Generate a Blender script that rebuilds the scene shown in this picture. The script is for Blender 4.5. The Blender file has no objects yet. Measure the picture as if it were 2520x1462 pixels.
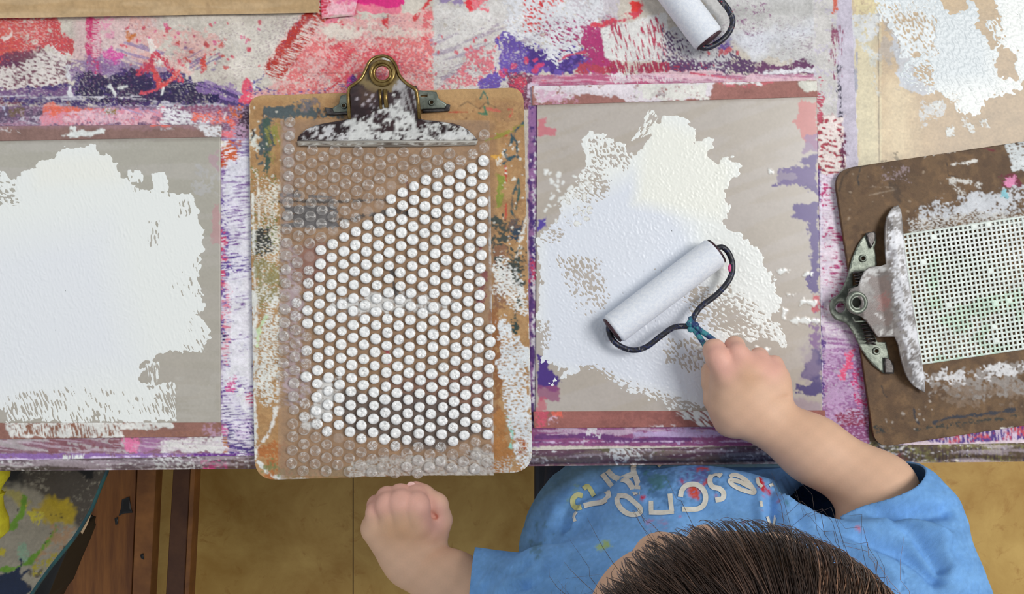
import bpy, bmesh, math, random
import numpy as np
from mathutils import Vector, Matrix
from mathutils.geometry import delaunay_2d_cdt
from mathutils.bvhtree import BVHTree

random.seed(7)
RNG = np.random.default_rng(11)
S = 0.000332          # metres per photo pixel on the table top
H = 0.70              # camera height over the table top
FLOOR_Z = -0.55
COL = bpy.context.scene.collection

def W(px, py, z=0.0):
    k = S * (H - z) / H
    return Vector(((px - 1260) * k, (731 - py) * k, z))

def Wn(px, py, z):
    k = S * (H - z) / H
    return np.stack([(px - 1260) * k, (731 - py) * k, z + 0 * px], -1)

def lin(c):
    c = np.asarray(c, dtype=np.float64) / 255.0
    return np.where(c <= 0.04045, c / 12.92, ((c + 0.055) / 1.055) ** 2.4)

def L4(c):
    l = lin(c)
    return (float(l[0]), float(l[1]), float(l[2]), 1.0)

# ------------------------------------------------------------ materials
def new_mat(name):
    m = bpy.data.materials.new(name)
    m.use_nodes = True
    nt = m.node_tree
    b = nt.nodes['Principled BSDF']
    return m, nt, b

def noise_node(nt, scale, detail=4, rough=0.6, coord='Object', dist=0.0):
    tc = nt.nodes.new('ShaderNodeTexCoord')
    n = nt.nodes.new('ShaderNodeTexNoise')
    n.inputs['Scale'].default_value = scale
    n.inputs['Detail'].default_value = detail
    n.inputs['Roughness'].default_value = rough
    n.inputs['Distortion'].default_value = dist
    nt.links.new(tc.outputs[coord], n.inputs['Vector'])
    return n

def add_bump(nt, b, src, strength, distance):
    bp = nt.nodes.new('ShaderNodeBump')
    bp.inputs['Strength'].default_value = strength
    bp.inputs['Distance'].default_value = distance
    nt.links.new(src, bp.inputs['Height'])
    nt.links.new(bp.outputs['Normal'], b.inputs['Normal'])

def paint_mat(name, rough0=0.65, rough1=0.22, bump=0.3, bscale=900, var=0.12, spec=0.4, alpha=False, sss=0.0):
    """colour and wetness come from the surface's own colour attribute, fine grain from noise"""
    m, nt, b = new_mat(name)
    at = nt.nodes.new('ShaderNodeAttribute'); at.attribute_name = 'Col'
    n = noise_node(nt, bscale, 3, 0.7)
    mr = nt.nodes.new('ShaderNodeMapRange')
    mr.inputs['From Min'].default_value = 0.3; mr.inputs['From Max'].default_value = 0.7
    mr.inputs['To Min'].default_value = 1 - var; mr.inputs['To Max'].default_value = 1 + var * 0.6
    nt.links.new(n.outputs['Fac'], mr.inputs['Value'])
    vm = nt.nodes.new('ShaderNodeVectorMath'); vm.operation = 'SCALE'
    nt.links.new(at.outputs['Color'], vm.inputs[0]); nt.links.new(mr.outputs['Result'], vm.inputs['Scale'])
    nt.links.new(vm.outputs['Vector'], b.inputs['Base Color'])
    b.inputs['Specular IOR Level'].default_value = spec
    if alpha:
        nt.links.new(at.outputs['Alpha'], b.inputs['Alpha'])
        b.inputs['Roughness'].default_value = rough1
    else:
        rr = nt.nodes.new('ShaderNodeMapRange')
        rr.inputs['To Min'].default_value = rough0; rr.inputs['To Max'].default_value = rough1
        nt.links.new(at.outputs['Alpha'], rr.inputs['Value'])
        nt.links.new(rr.outputs['Result'], b.inputs['Roughness'])
    if sss:
        b.inputs['Subsurface Weight'].default_value = sss
        b.inputs['Subsurface Radius'].default_value = (0.008, 0.004, 0.002)
        b.inputs['Subsurface Scale'].default_value = 0.6
    if bump:
        add_bump(nt, b, n.outputs['Fac'], bump, 0.0006)
    return m

def solid_mat(name, c, rough=0.5, metal=0.0, c2=None, scale=60, bump=0.0, spec=0.5, lo=0.4, hi=0.6, detail=5, bs=400):
    m, nt, b = new_mat(name)
    b.inputs['Roughness'].default_value = rough
    b.inputs['Metallic'].default_value = metal
    b.inputs['Specular IOR Level'].default_value = spec
    n = noise_node(nt, scale, detail, 0.65)
    cr = nt.nodes.new('ShaderNodeValToRGB')
    cr.color_ramp.elements[0].position = lo; cr.color_ramp.elements[0].color = L4(c)
    cr.color_ramp.elements[1].position = hi
    cr.color_ramp.elements[1].color = L4(c2 if c2 is not None else [x * 0.93 for x in c])
    nt.links.new(n.outputs['Fac'], cr.inputs['Fac'])
    nt.links.new(cr.outputs['Color'], b.inputs['Base Color'])
    if bump:
        n2 = noise_node(nt, bs, 3, 0.6)
        add_bump(nt, b, n2.outputs['Fac'], bump, 0.0006)
    return m

# ------------------------------------------------------------ objects
def tag(o, label=None, cat=None, group=None, kind=None):
    if label: o['label'] = label
    if cat: o['category'] = cat
    if group: o['group'] = group
    if kind: o['kind'] = kind
    return o

def empty(name, loc):
    o = bpy.data.objects.new(name, None); COL.objects.link(o)
    o.location = loc; o.empty_display_size = 0.02
    return o

def link(name, me, mats, parent=None, smooth=True):
    o = bpy.data.objects.new(name, me); COL.objects.link(o)
    for m in (mats if isinstance(mats, (list, tuple)) else [mats]):
        me.materials.append(m)
    if smooth:
        me.polygons.foreach_set('use_smooth', np.ones(len(me.polygons), dtype=bool))
    if parent:
        o.parent = parent
        p = parent; off = Vector((0, 0, 0))
        while p is not None:
            off += p.location; p = p.parent
        o.location = -off          # geometry is written in world metres
    return o

def np_mesh(name, V, F, C=None, A=None):
    """V (n,3), F (m,3|4) -> mesh, C (n,3) linear colour, A (n,) wetness/alpha"""
    me = bpy.data.meshes.new(name)
    V = np.ascontiguousarray(V, dtype=np.float32); F = np.ascontiguousarray(F, dtype=np.int32)
    k = F.shape[1]
    me.vertices.add(len(V)); me.vertices.foreach_set('co', V.ravel())
    me.loops.add(F.size); me.loops.foreach_set('vertex_index', F.ravel())
    me.polygons.add(len(F)); me.polygons.foreach_set('loop_start', np.arange(0, F.size, k, dtype=np.int32))
    me.update(calc_edges=True)
    if C is not None:
        ca = me.color_attributes.new('Col', 'FLOAT_COLOR', 'POINT')
        buf = np.ones((len(V), 4), dtype=np.float32)
        buf[:, :3] = C
        buf[:, 3] = 0 if A is None else A
        ca.data.foreach_set('color', buf.ravel())
    return me

def bm_obj(name, bm, mat, parent=None, smooth=True):
    bmesh.ops.recalc_face_normals(bm, faces=bm.faces)
    me = bpy.data.meshes.new(name); bm.to_mesh(me); bm.free()
    return link(name, me, mat, parent, smooth)

def tube(bm, pts, r, seg=10, closed=False, cap=True):
    pts = [Vector(p) for p in pts]
    n = len(pts); rings = []
    up = Vector((0, 0, 1)); prev = None
    rr = r if isinstance(r, (list, tuple)) else [r] * n
    for i, p in enumerate(pts):
        a = pts[(i - 1) % n] if (closed or i > 0) else pts[i]
        b = pts[(i + 1) % n] if (closed or i < n - 1) else pts[i]
        t = (b - a).normalized()
        if prev is None:
            nrm = t.cross(up)
            if nrm.length < 1e-4: nrm = t.cross(Vector((1, 0, 0)))
        else:
            nrm = prev - t * prev.dot(t)
        nrm.normalize(); prev = nrm
        bn = t.cross(nrm)
        rings.append([bm.verts.new(p + (nrm * math.cos(2 * math.pi * k / seg) + bn * math.sin(2 * math.pi * k / seg)) * rr[i]) for k in range(seg)])
    m = n if closed else n - 1
    for i in range(m):
        A, B = rings[i], rings[(i + 1) % n]
        for k in range(seg):
            bm.faces.new((A[k], A[(k + 1) % seg], B[(k + 1) % seg], B[k]))
    if cap and not closed:
        bm.faces.new(rings[0]); bm.faces.new(rings[-1][::-1])

def spline(pts, n=8, closed=False):
    """Catmull-Rom through points (any dimension)"""
    P = [np.array(p, dtype=float) for p in pts]
    out = []
    m = len(P)
    rng = range(m) if closed else range(m - 1)
    for i in rng:
        p0 = P[(i - 1) % m] if (closed or i > 0) else 2 * P[0] - P[1]
        p1 = P[i]; p2 = P[(i + 1) % m]
        p3 = P[(i + 2) % m] if (closed or i + 2 < m) else 2 * P[-1] - P[-2]
        for k in range(n):
            t = k / n
            out.append(0.5 * ((2 * p1) + (-p0 + p2) * t + (2 * p0 - 5 * p1 + 4 * p2 - p3) * t * t + (-p0 + 3 * p1 - 3 * p2 + p3) * t ** 3))
    if not closed: out.append(P[-1])
    return out

def box(bm, lo, hi, bev=0.0):
    r = bmesh.ops.create_cube(bm, size=1.0)
    for v in r['verts']:
        v.co = Vector([lo[i] + (v.co[i] + 0.5) * (hi[i] - lo[i]) for i in range(3)])
    if bev:
        es = list({e for v in r['verts'] for e in v.link_edges})
        bmesh.ops.bevel(bm, geom=es, offset=bev, segments=2, affect='EDGES', profile=0.5)

# ------------------------------------------------------------ paint canvas
def _uni(n):
    return 0.5 * (1 + np.tanh(0.7979 * (n + 0.0447 * n ** 3)))

def segdist(X, Y, pts):
    d = np.full(X.shape, 1e9, dtype=np.float32)
    for (ax, ay), (bx, by) in zip(pts[:-1], pts[1:]):
        ex, ey = bx - ax, by - ay
        L = ex * ex + ey * ey + 1e-9
        t = np.clip(((X - ax) * ex + (Y - ay) * ey) / L, 0, 1)
        d = np.minimum(d, (X - ax - t * ex) ** 2 + (Y - ay - t * ey) ** 2)
    return np.sqrt(d)

def polysdf(X, Y, pts):
    d = segdist(X, Y, list(pts) + [pts[0]])
    ins = np.zeros(X.shape, dtype=bool)
    n = len(pts)
    for i in range(n):
        ax, ay = pts[i]; bx, by = pts[(i + 1) % n]
        if ay == by: continue
        c = ((ay > Y) != (by > Y)) & (X < (bx - ax) * (Y - ay) / (by - ay) + ax)
        ins ^= c
    return np.where(ins, d, -d)

class Canvas:
    def __init__(s, x0, y0, x1, y1, step=2.0, base=(200, 200, 200), seed=1):
        s.x0, s.y0, s.step = x0, y0, step
        xs = np.arange(x0, x1 + step * 0.5, step, dtype=np.float32); ys = np.arange(y0, y1 + step * 0.5, step, dtype=np.float32)
        s.X, s.Y = np.meshgrid(xs, ys)
        s.shape = s.X.shape
        s.c = np.ones(s.shape + (3,), dtype=np.float32) * lin(base).astype(np.float32)
        s.w = np.full(s.shape, 0.15, dtype=np.float32)
        s.h = np.zeros(s.shape, dtype=np.float32)
        s.rng = np.random.default_rng(seed); s.cache = {}
        s.ky = np.fft.fftfreq(s.shape[0])[:, None] * 2 * np.pi / step
        s.kx = np.fft.rfftfreq(s.shape[1])[None, :] * 2 * np.pi / step
    def gn(s, sx, sy=None, ang=0, key=0, band=0):
        """unit variance noise, blur sx along ang, sy across; band>0 keeps a band (worm-like)"""
        sy = sy or sx
        k = (sx, sy, ang, key, band)
        if k in s.cache: return s.cache[k]
        w = s.rng.standard_normal(s.shape).astype(np.float32)
        a = math.radians(ang); c, d = math.cos(a), math.sin(a)
        u = s.kx * c + s.ky * d; v = -s.kx * d + s.ky * c
        q = (u * sx) ** 2 + (v * sy) ** 2
        f = np.exp(-0.5 * q)
        if band: f = f * (1 - np.exp(-0.5 * q * band * band))
        n = np.fft.irfft2(np.fft.rfft2(w) * f, s=s.shape).astype(np.float32)
        n = (n - n.mean()) / (n.std() + 1e-9)
        if len(s.cache) > 40: s.cache.clear()
        s.cache[k] = n
        return n
    def tex(s, kind, sc, ang, key):
        sc = sc * .8
        lf = s.gn(26, 16, ang, 700 + key % 9)
        if kind == 'worm': return _uni(0.9 * s.gn(sc * .9, sc * 0.42, ang, key, 1.5) + .35 * s.gn(1.6, 1.6, 0, 650) + .5 * lf)
        if kind == 'dry': return _uni(0.75 * s.gn(sc * .35, sc * .35, 0, key) + 0.65 * s.gn(sc * 2, sc * 1.2, ang, key + 50))
        if kind == 'streak': return _uni(s.gn(sc * 6, sc * .5, ang, key, 0))
        if kind == 'slit': return _uni(0.9 * s.gn(sc * 3, sc * .5, ang, key, 1.2) + .5 * lf)
        return _uni(s.gn(sc, sc, 0, key))
    def _sl(s, pts, m):
        P = np.array(pts)
        a = lambda v, o, n: int(np.clip((v - o) / s.step, 0, n))
        return (slice(a(P[:, 1].min() - m, s.y0, s.shape[0]), a(P[:, 1].max() + m, s.y0, s.shape[0]) + 1),
                slice(a(P[:, 0].min() - m, s.x0, s.shape[1]), a(P[:, 0].max() + m, s.x0, s.shape[1]) + 1))
    def put(s, sl, m, rgb, h=0.0, wet=None, ridge=None):
        m = m.astype(np.float32)
        s.c[sl] += (lin(rgb).astype(np.float32) - s.c[sl]) * m[..., None]
        if h:
            hh = h * m
            if ridge is not None: hh = hh * ridge
            s.h[sl] += hh
        if wet is not None: s.w[sl] += (wet - s.w[sl]) * m
    def area(s, pts, rgb, op=1.0, soft=3, edge=(5, 10), cov=1.0, tex='dry', sc=6, ang=0, key=0, h=0.0, wet=None, width=None, fade=0):
        mrg = soft + edge[0] * 3 + (width or 0)
        sl = s._sl(pts, mrg)
        X, Y = s.X[sl], s.Y[sl]
        if X.size == 0: return
        d = (width / 2 - segdist(X, Y, pts)) if width else polysdf(X, Y, pts)
        if edge[0]:
            d = d + edge[0] * (0.7 * s.gn(edge[1], edge[1], 0, 900 + key)[sl] + 0.5 * s.gn(edge[1] * .3, edge[1] * .3, 0, 901 + key)[sl])
        m = np.clip(d / soft + 0.5, 0, 1)
        if cov < 1 or fade:
            u = s.tex(tex, sc, ang, key)[sl] + .07 * s.gn(1.3, 1.3, 0, 651)[sl]
            cv = cov if not fade else cov * np.clip(d / fade, 0, 1)
            m = m * np.clip((cv - u) * 3.6 + 0.5, 0, 1)
        s.put(sl, m * op, rgb, h, wet)
    def line(s, pts, width, rgb, **k):
        s.area(pts, rgb, width=width, **k)
    def rect(s, x0, y0, x1, y1, rgb, **k):
        s.area([(x0, y0), (x1, y0), (x1, y1), (x0, y1)], rgb, **k)
    def spots(s, x0, y0, x1, y1, n, r0, r1, rgb, op=0.9, el=1.6, h=0.0):
        for _ in range(n):
            x = s.rng.uniform(x0, x1); y = s.rng.uniform(y0, y1); r = s.rng.uniform(r0, r1); a = s.rng.uniform(0, 3.14)
            dx, dy = math.cos(a) * r * (el - 1), math.sin(a) * r * (el - 1)
            s.area([(x - dx, y - dy), (x + dx, y + dy)], rgb, op=op, width=2 * r, edge=(r * .35, 4), soft=2, h=h)
    def samp(s, px, py):
        wx = (s.shape[1] - 1) * s.step; px = s.x0 + wx - np.abs(wx - (np.maximum(px, s.x0) - s.x0))   # mirrored past its far end
        fx = np.clip((px - s.x0) / s.step, 0, s.shape[1] - 1.001); fy = np.clip((py - s.y0) / s.step, 0, s.shape[0] - 1.001)
        ix = fx.astype(int); iy = fy.astype(int); tx = (fx - ix)[..., None]; ty = (fy - iy)[..., None]
        if not hasattr(s, '_A'):
            j = 1 + getattr(s, 'jit', 1) * (0.055 * s.gn(1.6, 1.6, 0, 991) + 0.045 * s.gn(14, 9, 0, 992))
            s.c = np.clip(s.c * j[..., None], 0, 1)
            s._A = np.concatenate([s.c, s.w[..., None], s.h[..., None]], -1)
        A = s._A
        s._A = A
        r = (A[iy, ix] * (1 - tx) + A[iy, ix + 1] * tx) * (1 - ty) + (A[iy + 1, ix] * (1 - tx) + A[iy + 1, ix + 1] * tx) * ty
        return r[..., :3], r[..., 3], r[..., 4]

def grid_faces(ny, nx, keep=None):
    i = np.arange(ny * nx).reshape(ny, nx)
    a, b, c, d = i[:-1, :-1], i[1:, :-1], i[1:, 1:], i[:-1, 1:]
    F = np.stack([a, b, c, d], -1)
    F = F[keep] if keep is not None else F.reshape(-1, 4)
    return F.reshape(-1, 4)

def compact(V, F, *arr):
    used = np.zeros(len(V), bool); used[F.ravel()] = True
    mp = np.cumsum(used) - 1
    return (V[used], mp[F]) + tuple(a[used] for a in arr)

def patch(name, cv, x0, y0, x1, y1, z, mat, parent=None, keep=None, thick=0.0, wob=None, step=None, quad=None, hmul=1.0):
    """a rectangular or four-cornered sheet whose colours and relief come from a canvas; closed underside if thick"""
    step = step or cv.step
    nx = int(round((x1 - x0) / step)) + 1; ny = int(round((y1 - y0) / step)) + 1
    u, v = np.meshgrid(np.linspace(0, 1, nx), np.linspace(0, 1, ny))
    if quad:
        q = np.array(quad, float)   # TL TR BR BL
        X = (q[0, 0] * (1 - u) + q[1, 0] * u) * (1 - v) + (q[3, 0] * (1 - u) + q[2, 0] * u) * v
        Y = (q[0, 1] * (1 - u) + q[1, 1] * u) * (1 - v) + (q[3, 1] * (1 - u) + q[2, 1] * u) * v
    else:
        X = x0 + (x1 - x0) * u; Y = y0 + (y1 - y0) * v
    C, A, Hh = cv.samp(X, Y)
    Z = z + Hh * 0.001 * hmul + (wob(X, Y) if wob else 0)
    V = Wn(X, Y, Z).reshape(-1, 3); C = C.reshape(-1, 3); A = A.reshape(-1)
    km = None
    if keep is not None:
        kk = keep(X, Y); km = kk[:-1, :-1] | kk[1:, 1:] | kk[1:, :-1] | kk[:-1, 1:]
    F = grid_faces(ny, nx, km)
    if keep is not None: V, F, C, A = compact(V, F, C, A)
    elif thick:
        i = np.arange(ny * nx).reshape(ny, nx)
        ring = np.concatenate([i[0, :-1], i[:-1, -1], i[-1, :0:-1], i[:0:-1, 0]])
        B = V[ring].copy(); B[:, 2] = z - thick
        n0 = len(V); k = len(ring)
        V = np.concatenate([V, B]); C = np.concatenate([C, C[ring] * .8]); A = np.concatenate([A, A[ring] * 0])
        j = np.arange(k); j2 = (j + 1) % k
        F = np.concatenate([F, np.stack([ring[j], ring[j2], n0 + j2, n0 + j], -1)])
        c = np.array([[n0, n0 + (nx - 1) // 1 * 0 + nx - 1, n0 + nx - 1 + ny - 1, n0 + 2 * (nx - 1) + ny - 1]])
        F = np.concatenate([F, c])
    me = np_mesh(name, V, F, C, A)
    return link(name, me, mat, parent)

def puddle(name, cv, hf, x0, y0, x1, y1, zbase, mat, col):
    """thick paint: a relief that dives under the sheet where there is no paint"""
    C = col
    Z = zbase + hf * 0.001
    V = Wn(cv.X, cv.Y, Z).reshape(-1, 3)
    k = hf > 0.0
    km = k[:-1, :-1] | k[1:, 1:] | k[1:, :-1] | k[:-1, 1:]
    F = grid_faces(cv.shape[0], cv.shape[1], km)
    A = np.full(V.shape[0], 1.0)
    V, F, C, A = compact(V, F, C.reshape(-1, 3), A)
    return link(name, np_mesh(name, V, F, C, A), mat)

def plate(name, outline, holes, zf, thick, mat, parent, step=6, cv=None, colf=None):
    """thin metal plate cut to an outline, bent by zf(px,py)"""
    pts = [Vector(p) for p in outline]; edges = [(i, (i + 1) % len(outline)) for i in range(len(outline))]
    for h in holes:
        b = len(pts); pts += [Vector(p) for p in h]; edges += [(b + i, b + (i + 1) % len(h)) for i in range(len(h))]
    P = np.array(outline, float)
    gx, gy = np.meshgrid(np.arange(P[:, 0].min(), P[:, 0].max(), step), np.arange(P[:, 1].min(), P[:, 1].max(), step))
    d = polysdf(gx, gy, [tuple(p) for p in outline])
    for h in holes: d = np.minimum(d, -polysdf(gx, gy, [tuple(p) for p in h]))
    ok = d > step * .35
    pts += [Vector((x, y)) for x, y in zip(gx[ok], gy[ok])]
    r = delaunay_2d_cdt(pts, edges, [], 2 if holes else 1, 1e-5)
    V2 = np.array([tuple(v) for v in r[0]]); F = [f for f in r[2] if len(f) == 3]
    if holes:
        F2 = []
        for f in F:
            c = V2[f].mean(0)
            if all(polysdf(np.array([c[0]]), np.array([c[1]]), [tuple(p) for p in h])[0] < 0 for h in holes): F2.append(f)
        F = F2
    F = np.array(F, dtype=np.int32)
    Z = zf(V2[:, 0], V2[:, 1])
    V = Wn(V2[:, 0], V2[:, 1], Z)
    a = V[F[:, 1]] - V[F[:, 0]]; b = V[F[:, 2]] - V[F[:, 0]]
    flip = np.cross(a, b)[:, 2] < 0
    F[flip] = F[flip][:, ::-1]
    C = A = None
    if cv is not None:
        C, A, _ = cv.samp(V2[:, 0], V2[:, 1])
    me = np_mesh(name, V, F, C, A)
    o = link(name, me, mat, parent)
    md = o.modifiers.new('thickness', 'SOLIDIFY'); md.thickness = thick; md.offset = -1
    return o

# ------------------------------------------------------------ implicit bodies
def prim_cone(a, b, ra, rb):
    a = np.array(a, float); b = np.array(b, float); ba = b - a; L = ba @ ba + 1e-12
    m = max(ra, rb)
    def f(X, Y, Z):
        t = np.clip(((X - a[0]) * ba[0] + (Y - a[1]) * ba[1] + (Z - a[2]) * ba[2]) / L, 0, 1)
        return np.sqrt((X - a[0] - t * ba[0]) ** 2 + (Y - a[1] - t * ba[1]) ** 2 + (Z - a[2] - t * ba[2]) ** 2) - (ra + (rb - ra) * t)
    return f, np.minimum(a, b) - m, np.maximum(a, b) + m

def prim_ell(c, r, rot=(0, 0, 0)):
    from mathutils import Euler
    c = np.array(c, float); r = np.array(r, float)
    R = np.array(Euler(rot).to_matrix()).T
    m = r.max()
    def f(X, Y, Z):
        x, y, z = X - c[0], Y - c[1], Z - c[2]
        u = (R[0, 0] * x + R[0, 1] * y + R[0, 2] * z); v = (R[1, 0] * x + R[1, 1] * y + R[1, 2] * z); w = (R[2, 0] * x + R[2, 1] * y + R[2, 2] * z)
        k0 = np.sqrt((u / r[0]) ** 2 + (v / r[1]) ** 2 + (w / r[2]) ** 2) + 1e-9
        k1 = np.sqrt((u / r[0] ** 2) ** 2 + (v / r[1] ** 2) ** 2 + (w / r[2] ** 2) ** 2) + 1e-9
        return k0 * (k0 - 1) / k1
    return f, c - m, c + m

def smin(a, b, k):
    if k <= 0: return np.minimum(a, b)
    h = np.maximum(k - np.abs(a - b), 0) / k
    return np.minimum(a, b) - h * h * k * 0.25

class Field:
    def __init__(s, lo, hi, h):
        s.lo = np.array(lo, float); s.h = h
        s.n = np.ceil((np.array(hi) - s.lo) / h).astype(int) + 1
        s.f = np.full(tuple(s.n), 0.05, dtype=np.float32)
        s.ax = [(s.lo[i] + np.arange(s.n[i]) * h).astype(np.float32) for i in range(3)]
    def add(s, prims, k_in=0.002, k=0.01, sub=False):
        lo = np.min([p[1] for p in prims], 0) - 0.02 - k; hi = np.max([p[2] for p in prims], 0) + 0.02 + k
        i0 = np.clip(((lo - s.lo) / s.h).astype(int), 0, s.n - 1); i1 = np.clip(((hi - s.lo) / s.h).astype(int) + 1, 1, s.n)
        sl = tuple(slice(int(a), int(b)) for a, b in zip(i0, i1))
        X, Y, Z = s.ax[0][sl[0]][:, None, None], s.ax[1][sl[1]][None, :, None], s.ax[2][sl[2]][None, None, :]
        d = None
        for p in prims:
            e = p[0](X, Y, Z).astype(np.float32)
            d = e if d is None else smin(d, e, k_in)
        if sub: s.f[sl] = -smin(-s.f[sl], d, k)
        else: s.f[sl] = smin(s.f[sl], d, k)
    def mesh(s):
        f = s.f; h = s.h; sg = f < 0
        cnt = np.zeros(tuple(s.n - 1), dtype=np.int8)
        for dx in (0, 1):
            for dy in (0, 1):
                for dz in (0, 1):
                    cnt += sg[dx:s.n[0] - 1 + dx, dy:s.n[1] - 1 + dy, dz:s.n[2] - 1 + dz]
        act = np.argwhere((cnt > 0) & (cnt < 8))
        idx = np.full(tuple(s.n - 1), -1, dtype=np.int32); idx[tuple(act.T)] = np.arange(len(act))
        cor = [(a, b, c) for a in (0, 1) for b in (0, 1) for c in (0, 1)]
        val = np.stack([f[act[:, 0] + a, act[:, 1] + b, act[:, 2] + c] for a, b, c in cor], 1)
        P = np.zeros((len(act), 3)); N = np.zeros(len(act))
        for i in range(8):
            for j in range(i + 1, 8):
                if sum(abs(cor[i][q] - cor[j][q]) for q in range(3)) != 1: continue
                a, b = val[:, i], val[:, j]; x = (a < 0) != (b < 0)
                t = np.where(x, a / np.where(x, a - b, 1), 0)
                p = np.array(cor[i])[None] + t[:, None] * (np.array(cor[j]) - np.array(cor[i]))[None]
                P += p * x[:, None]; N += x
        V = s.lo + (act + P / N[:, None]) * h
        Fs = []
        for ax in range(3):
            o = [q for q in range(3) if q != ax]
            s0 = [slice(0, s.n[q]) for q in range(3)]; s1 = list(s0); s0[ax] = slice(0, s.n[ax] - 1); s1[ax] = slice(1, s.n[ax])
            ch = sg[tuple(s0)] != sg[tuple(s1)]
            E = np.argwhere(ch)
            E = E[(E[:, o[0]] > 0) & (E[:, o[1]] > 0) & (E[:, o[0]] < s.n[o[0]] - 1) & (E[:, o[1]] < s.n[o[1]] - 1)]
            ins = sg[tuple(E.T)]
            def at(d0, d1):
                q = E.copy(); q[:, o[0]] -= d0; q[:, o[1]] -= d1
                return idx[tuple(q.T)]
            Q = np.stack([at(1, 1), at(0, 1), at(0, 0), at(1, 0)], 1)
            fl = ins if ax != 1 else ~ins
            Q = np.where(fl[:, None], Q, Q[:, ::-1])
            Fs.append(Q)
        return V, np.concatenate(Fs)

def vnormals(V, F):
    n = np.zeros_like(V)
    a = V[F[:, 2]] - V[F[:, 0]]; b = V[F[:, 3]] - V[F[:, 1]] if F.shape[1] == 4 else V[F[:, 1]] - V[F[:, 0]]
    fn = np.cross(a, b)
    for k in range(F.shape[1]): np.add.at(n, F[:, k], fn)
    return n / (np.linalg.norm(n, axis=1, keepdims=True) + 1e-12)

def relax(V, F, it=2, lam=0.5):
    for _ in range(it):
        s = np.zeros_like(V); c = np.zeros(len(V))
        for k in range(4):
            a, b = F[:, k], F[:, (k + 1) % 4]
            np.add.at(s, a, V[b]); np.add.at(s, b, V[a]); np.add.at(c, a, 1); np.add.at(c, b, 1)
        V = V + lam * (s / c[:, None] - V)
    return V

def topx(V):
    k = S * (H - V[:, 2]) / H
    return 1260 + V[:, 0] / k, 731 - V[:, 1] / k

WHITE = (238, 240, 236)
#@@PARTS@@
# ============================================================ MATERIALS
M_PAPER = paint_mat('painted_paper', 0.75, 0.3, 0.35, 1300, 0.10, 0.35)
M_SHEET = paint_mat('acrylic_sheet', 0.3, 0.12, 0.0, 300, 0.02, 0.5)
M_WET = paint_mat('wet_white_paint', 0.35, 0.32, 0.05, 1500, 0.008, 0.35)
M_WOODTOP = paint_mat('varnished_table', 0.38, 0.3, 0.10, 500, 0.06, 0.5)
M_BOARD = paint_mat('painted_hardboard', 0.6, 0.35, 0.35, 1600, 0.14, 0.35)
M_KRAFT = solid_mat('kraft_paper', (186, 160, 124), 0.8, 0, (172, 146, 110), 14, 0.25, 0.2)
M_FOAM = solid_mat('white_foam_sleeve', (240, 243, 248), 0.8, 0, (226, 231, 240), 420, 0.35, 0.2, bs=2200)

# ============================================================ TABLE
cw = Canvas(2040, -60, 2640, 480, 2, (196, 176, 140), 5)
cw.area([(2040, -60), (2640, -60), (2640, 480), (2040, 480)], (176, 152, 116), cov=.5, tex='streak', sc=7, ang=90, edge=(0, 5), op=.5)
cw.area([(2160, -60), (2640, -60), (2640, 480), (2165, 480)], (190, 162, 124), op=.85, edge=(1, 8))
cw.area([(2240, 60), (2640, 60), (2640, 480), (2300, 480)], (172, 148, 118), op=.7, soft=120, edge=(10, 40))
cw.area([(2095, 60), (2150, 60), (2165, 420), (2120, 480), (2100, 300)], (212, 202, 166), op=.7, soft=24, edge=(4, 20))  # glare on the wood painted in, here and in the next patch
cw.area([(2175, 180), (2235, 200), (2250, 380), (2175, 400)], (226, 206, 166), op=.6, soft=50, edge=(8, 20))
cw.line([(2161, -60), (2164, 480)], 2.0, (120, 104, 82), edge=(.6, 10))
cw.line([(2166, -60), (2168, 480)], 4, (214, 200, 160), edge=(1, 10), op=.6)
cw.area([(2040, -60), (2090, -60), (2104, 90), (2112, 430), (2040, 470)], (206, 202, 214), edge=(2, 14))
cw.area([(2085, 120), (2112, 130), (2110, 220), (2098, 240)], (150, 150, 168), cov=.5, tex='streak', sc=5, ang=90, edge=(2, 5))
cw.area([(2095, -60), (2160, -60), (2165, 50), (2120, 60), (2100, 40)], (216, 202, 150), cov=.8, op=.7, edge=(6, 10))
cw.area([(2100, 40), (2165, 30), (2160, 80), (2125, 120), (2100, 70)], (206, 210, 214), cov=.75, sc=8, edge=(6, 8), op=.85)
cw.line([(2100, 65), (2125, 115), (2158, 140)], 10, (206, 208, 206), cov=.8, op=.8, edge=(3, 6))
cw.line([(2125, 100), (2150, 160), (2158, 225)], 12, (196, 200, 196), cov=.6, op=.7, edge=(3, 6))
cw.area([(2160, 30), (2215, 40), (2225, 120), (2250, 200), (2215, 230), (2180, 170), (2162, 100)], (150, 146, 146), cov=.55, tex='dry', sc=16, op=.55, edge=(10, 14), key=2)
cw.area([(2200, 70), (2230, 120), (2260, 230), (2215, 200), (2190, 120)], (180, 186, 196), op=.8, edge=(6, 10), cov=.8)
cw.area([(2165, -60), (2320, -60), (2300, 40), (2290, 130), (2220, 140), (2165, 40)], (218, 224, 226), cov=.72, tex='worm', sc=5, ang=60, edge=(8, 12), h=.15)
cw.area([(2265, 255), (2300, 245), (2325, 262), (2300, 290), (2280, 310), (2262, 285)], (196, 198, 198), cov=.7, edge=(8, 8), sc=5, op=.9)
cw.area([(2205, 180), (2260, 190), (2300, 225), (2260, 235), (2225, 225)], (190, 196, 206), op=.85, edge=(7, 10))
for x, y in ((2376, 300), (2390, 318), (2422, 302), (2338, 325), (2350, 240), (2300, 262)):
    cw.area([(x - 10, y - 6), (x + 8, y - 9), (x + 10, y + 7), (x - 6, y + 10)], (214, 216, 212), edge=(4, 5), cov=.85, h=.15)
cw.spots(2170, 370, 2220, 400, 8, 1.5, 4, (120, 100, 60))
table = empty('art_table', W(1700, 700, FLOOR_Z))
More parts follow.
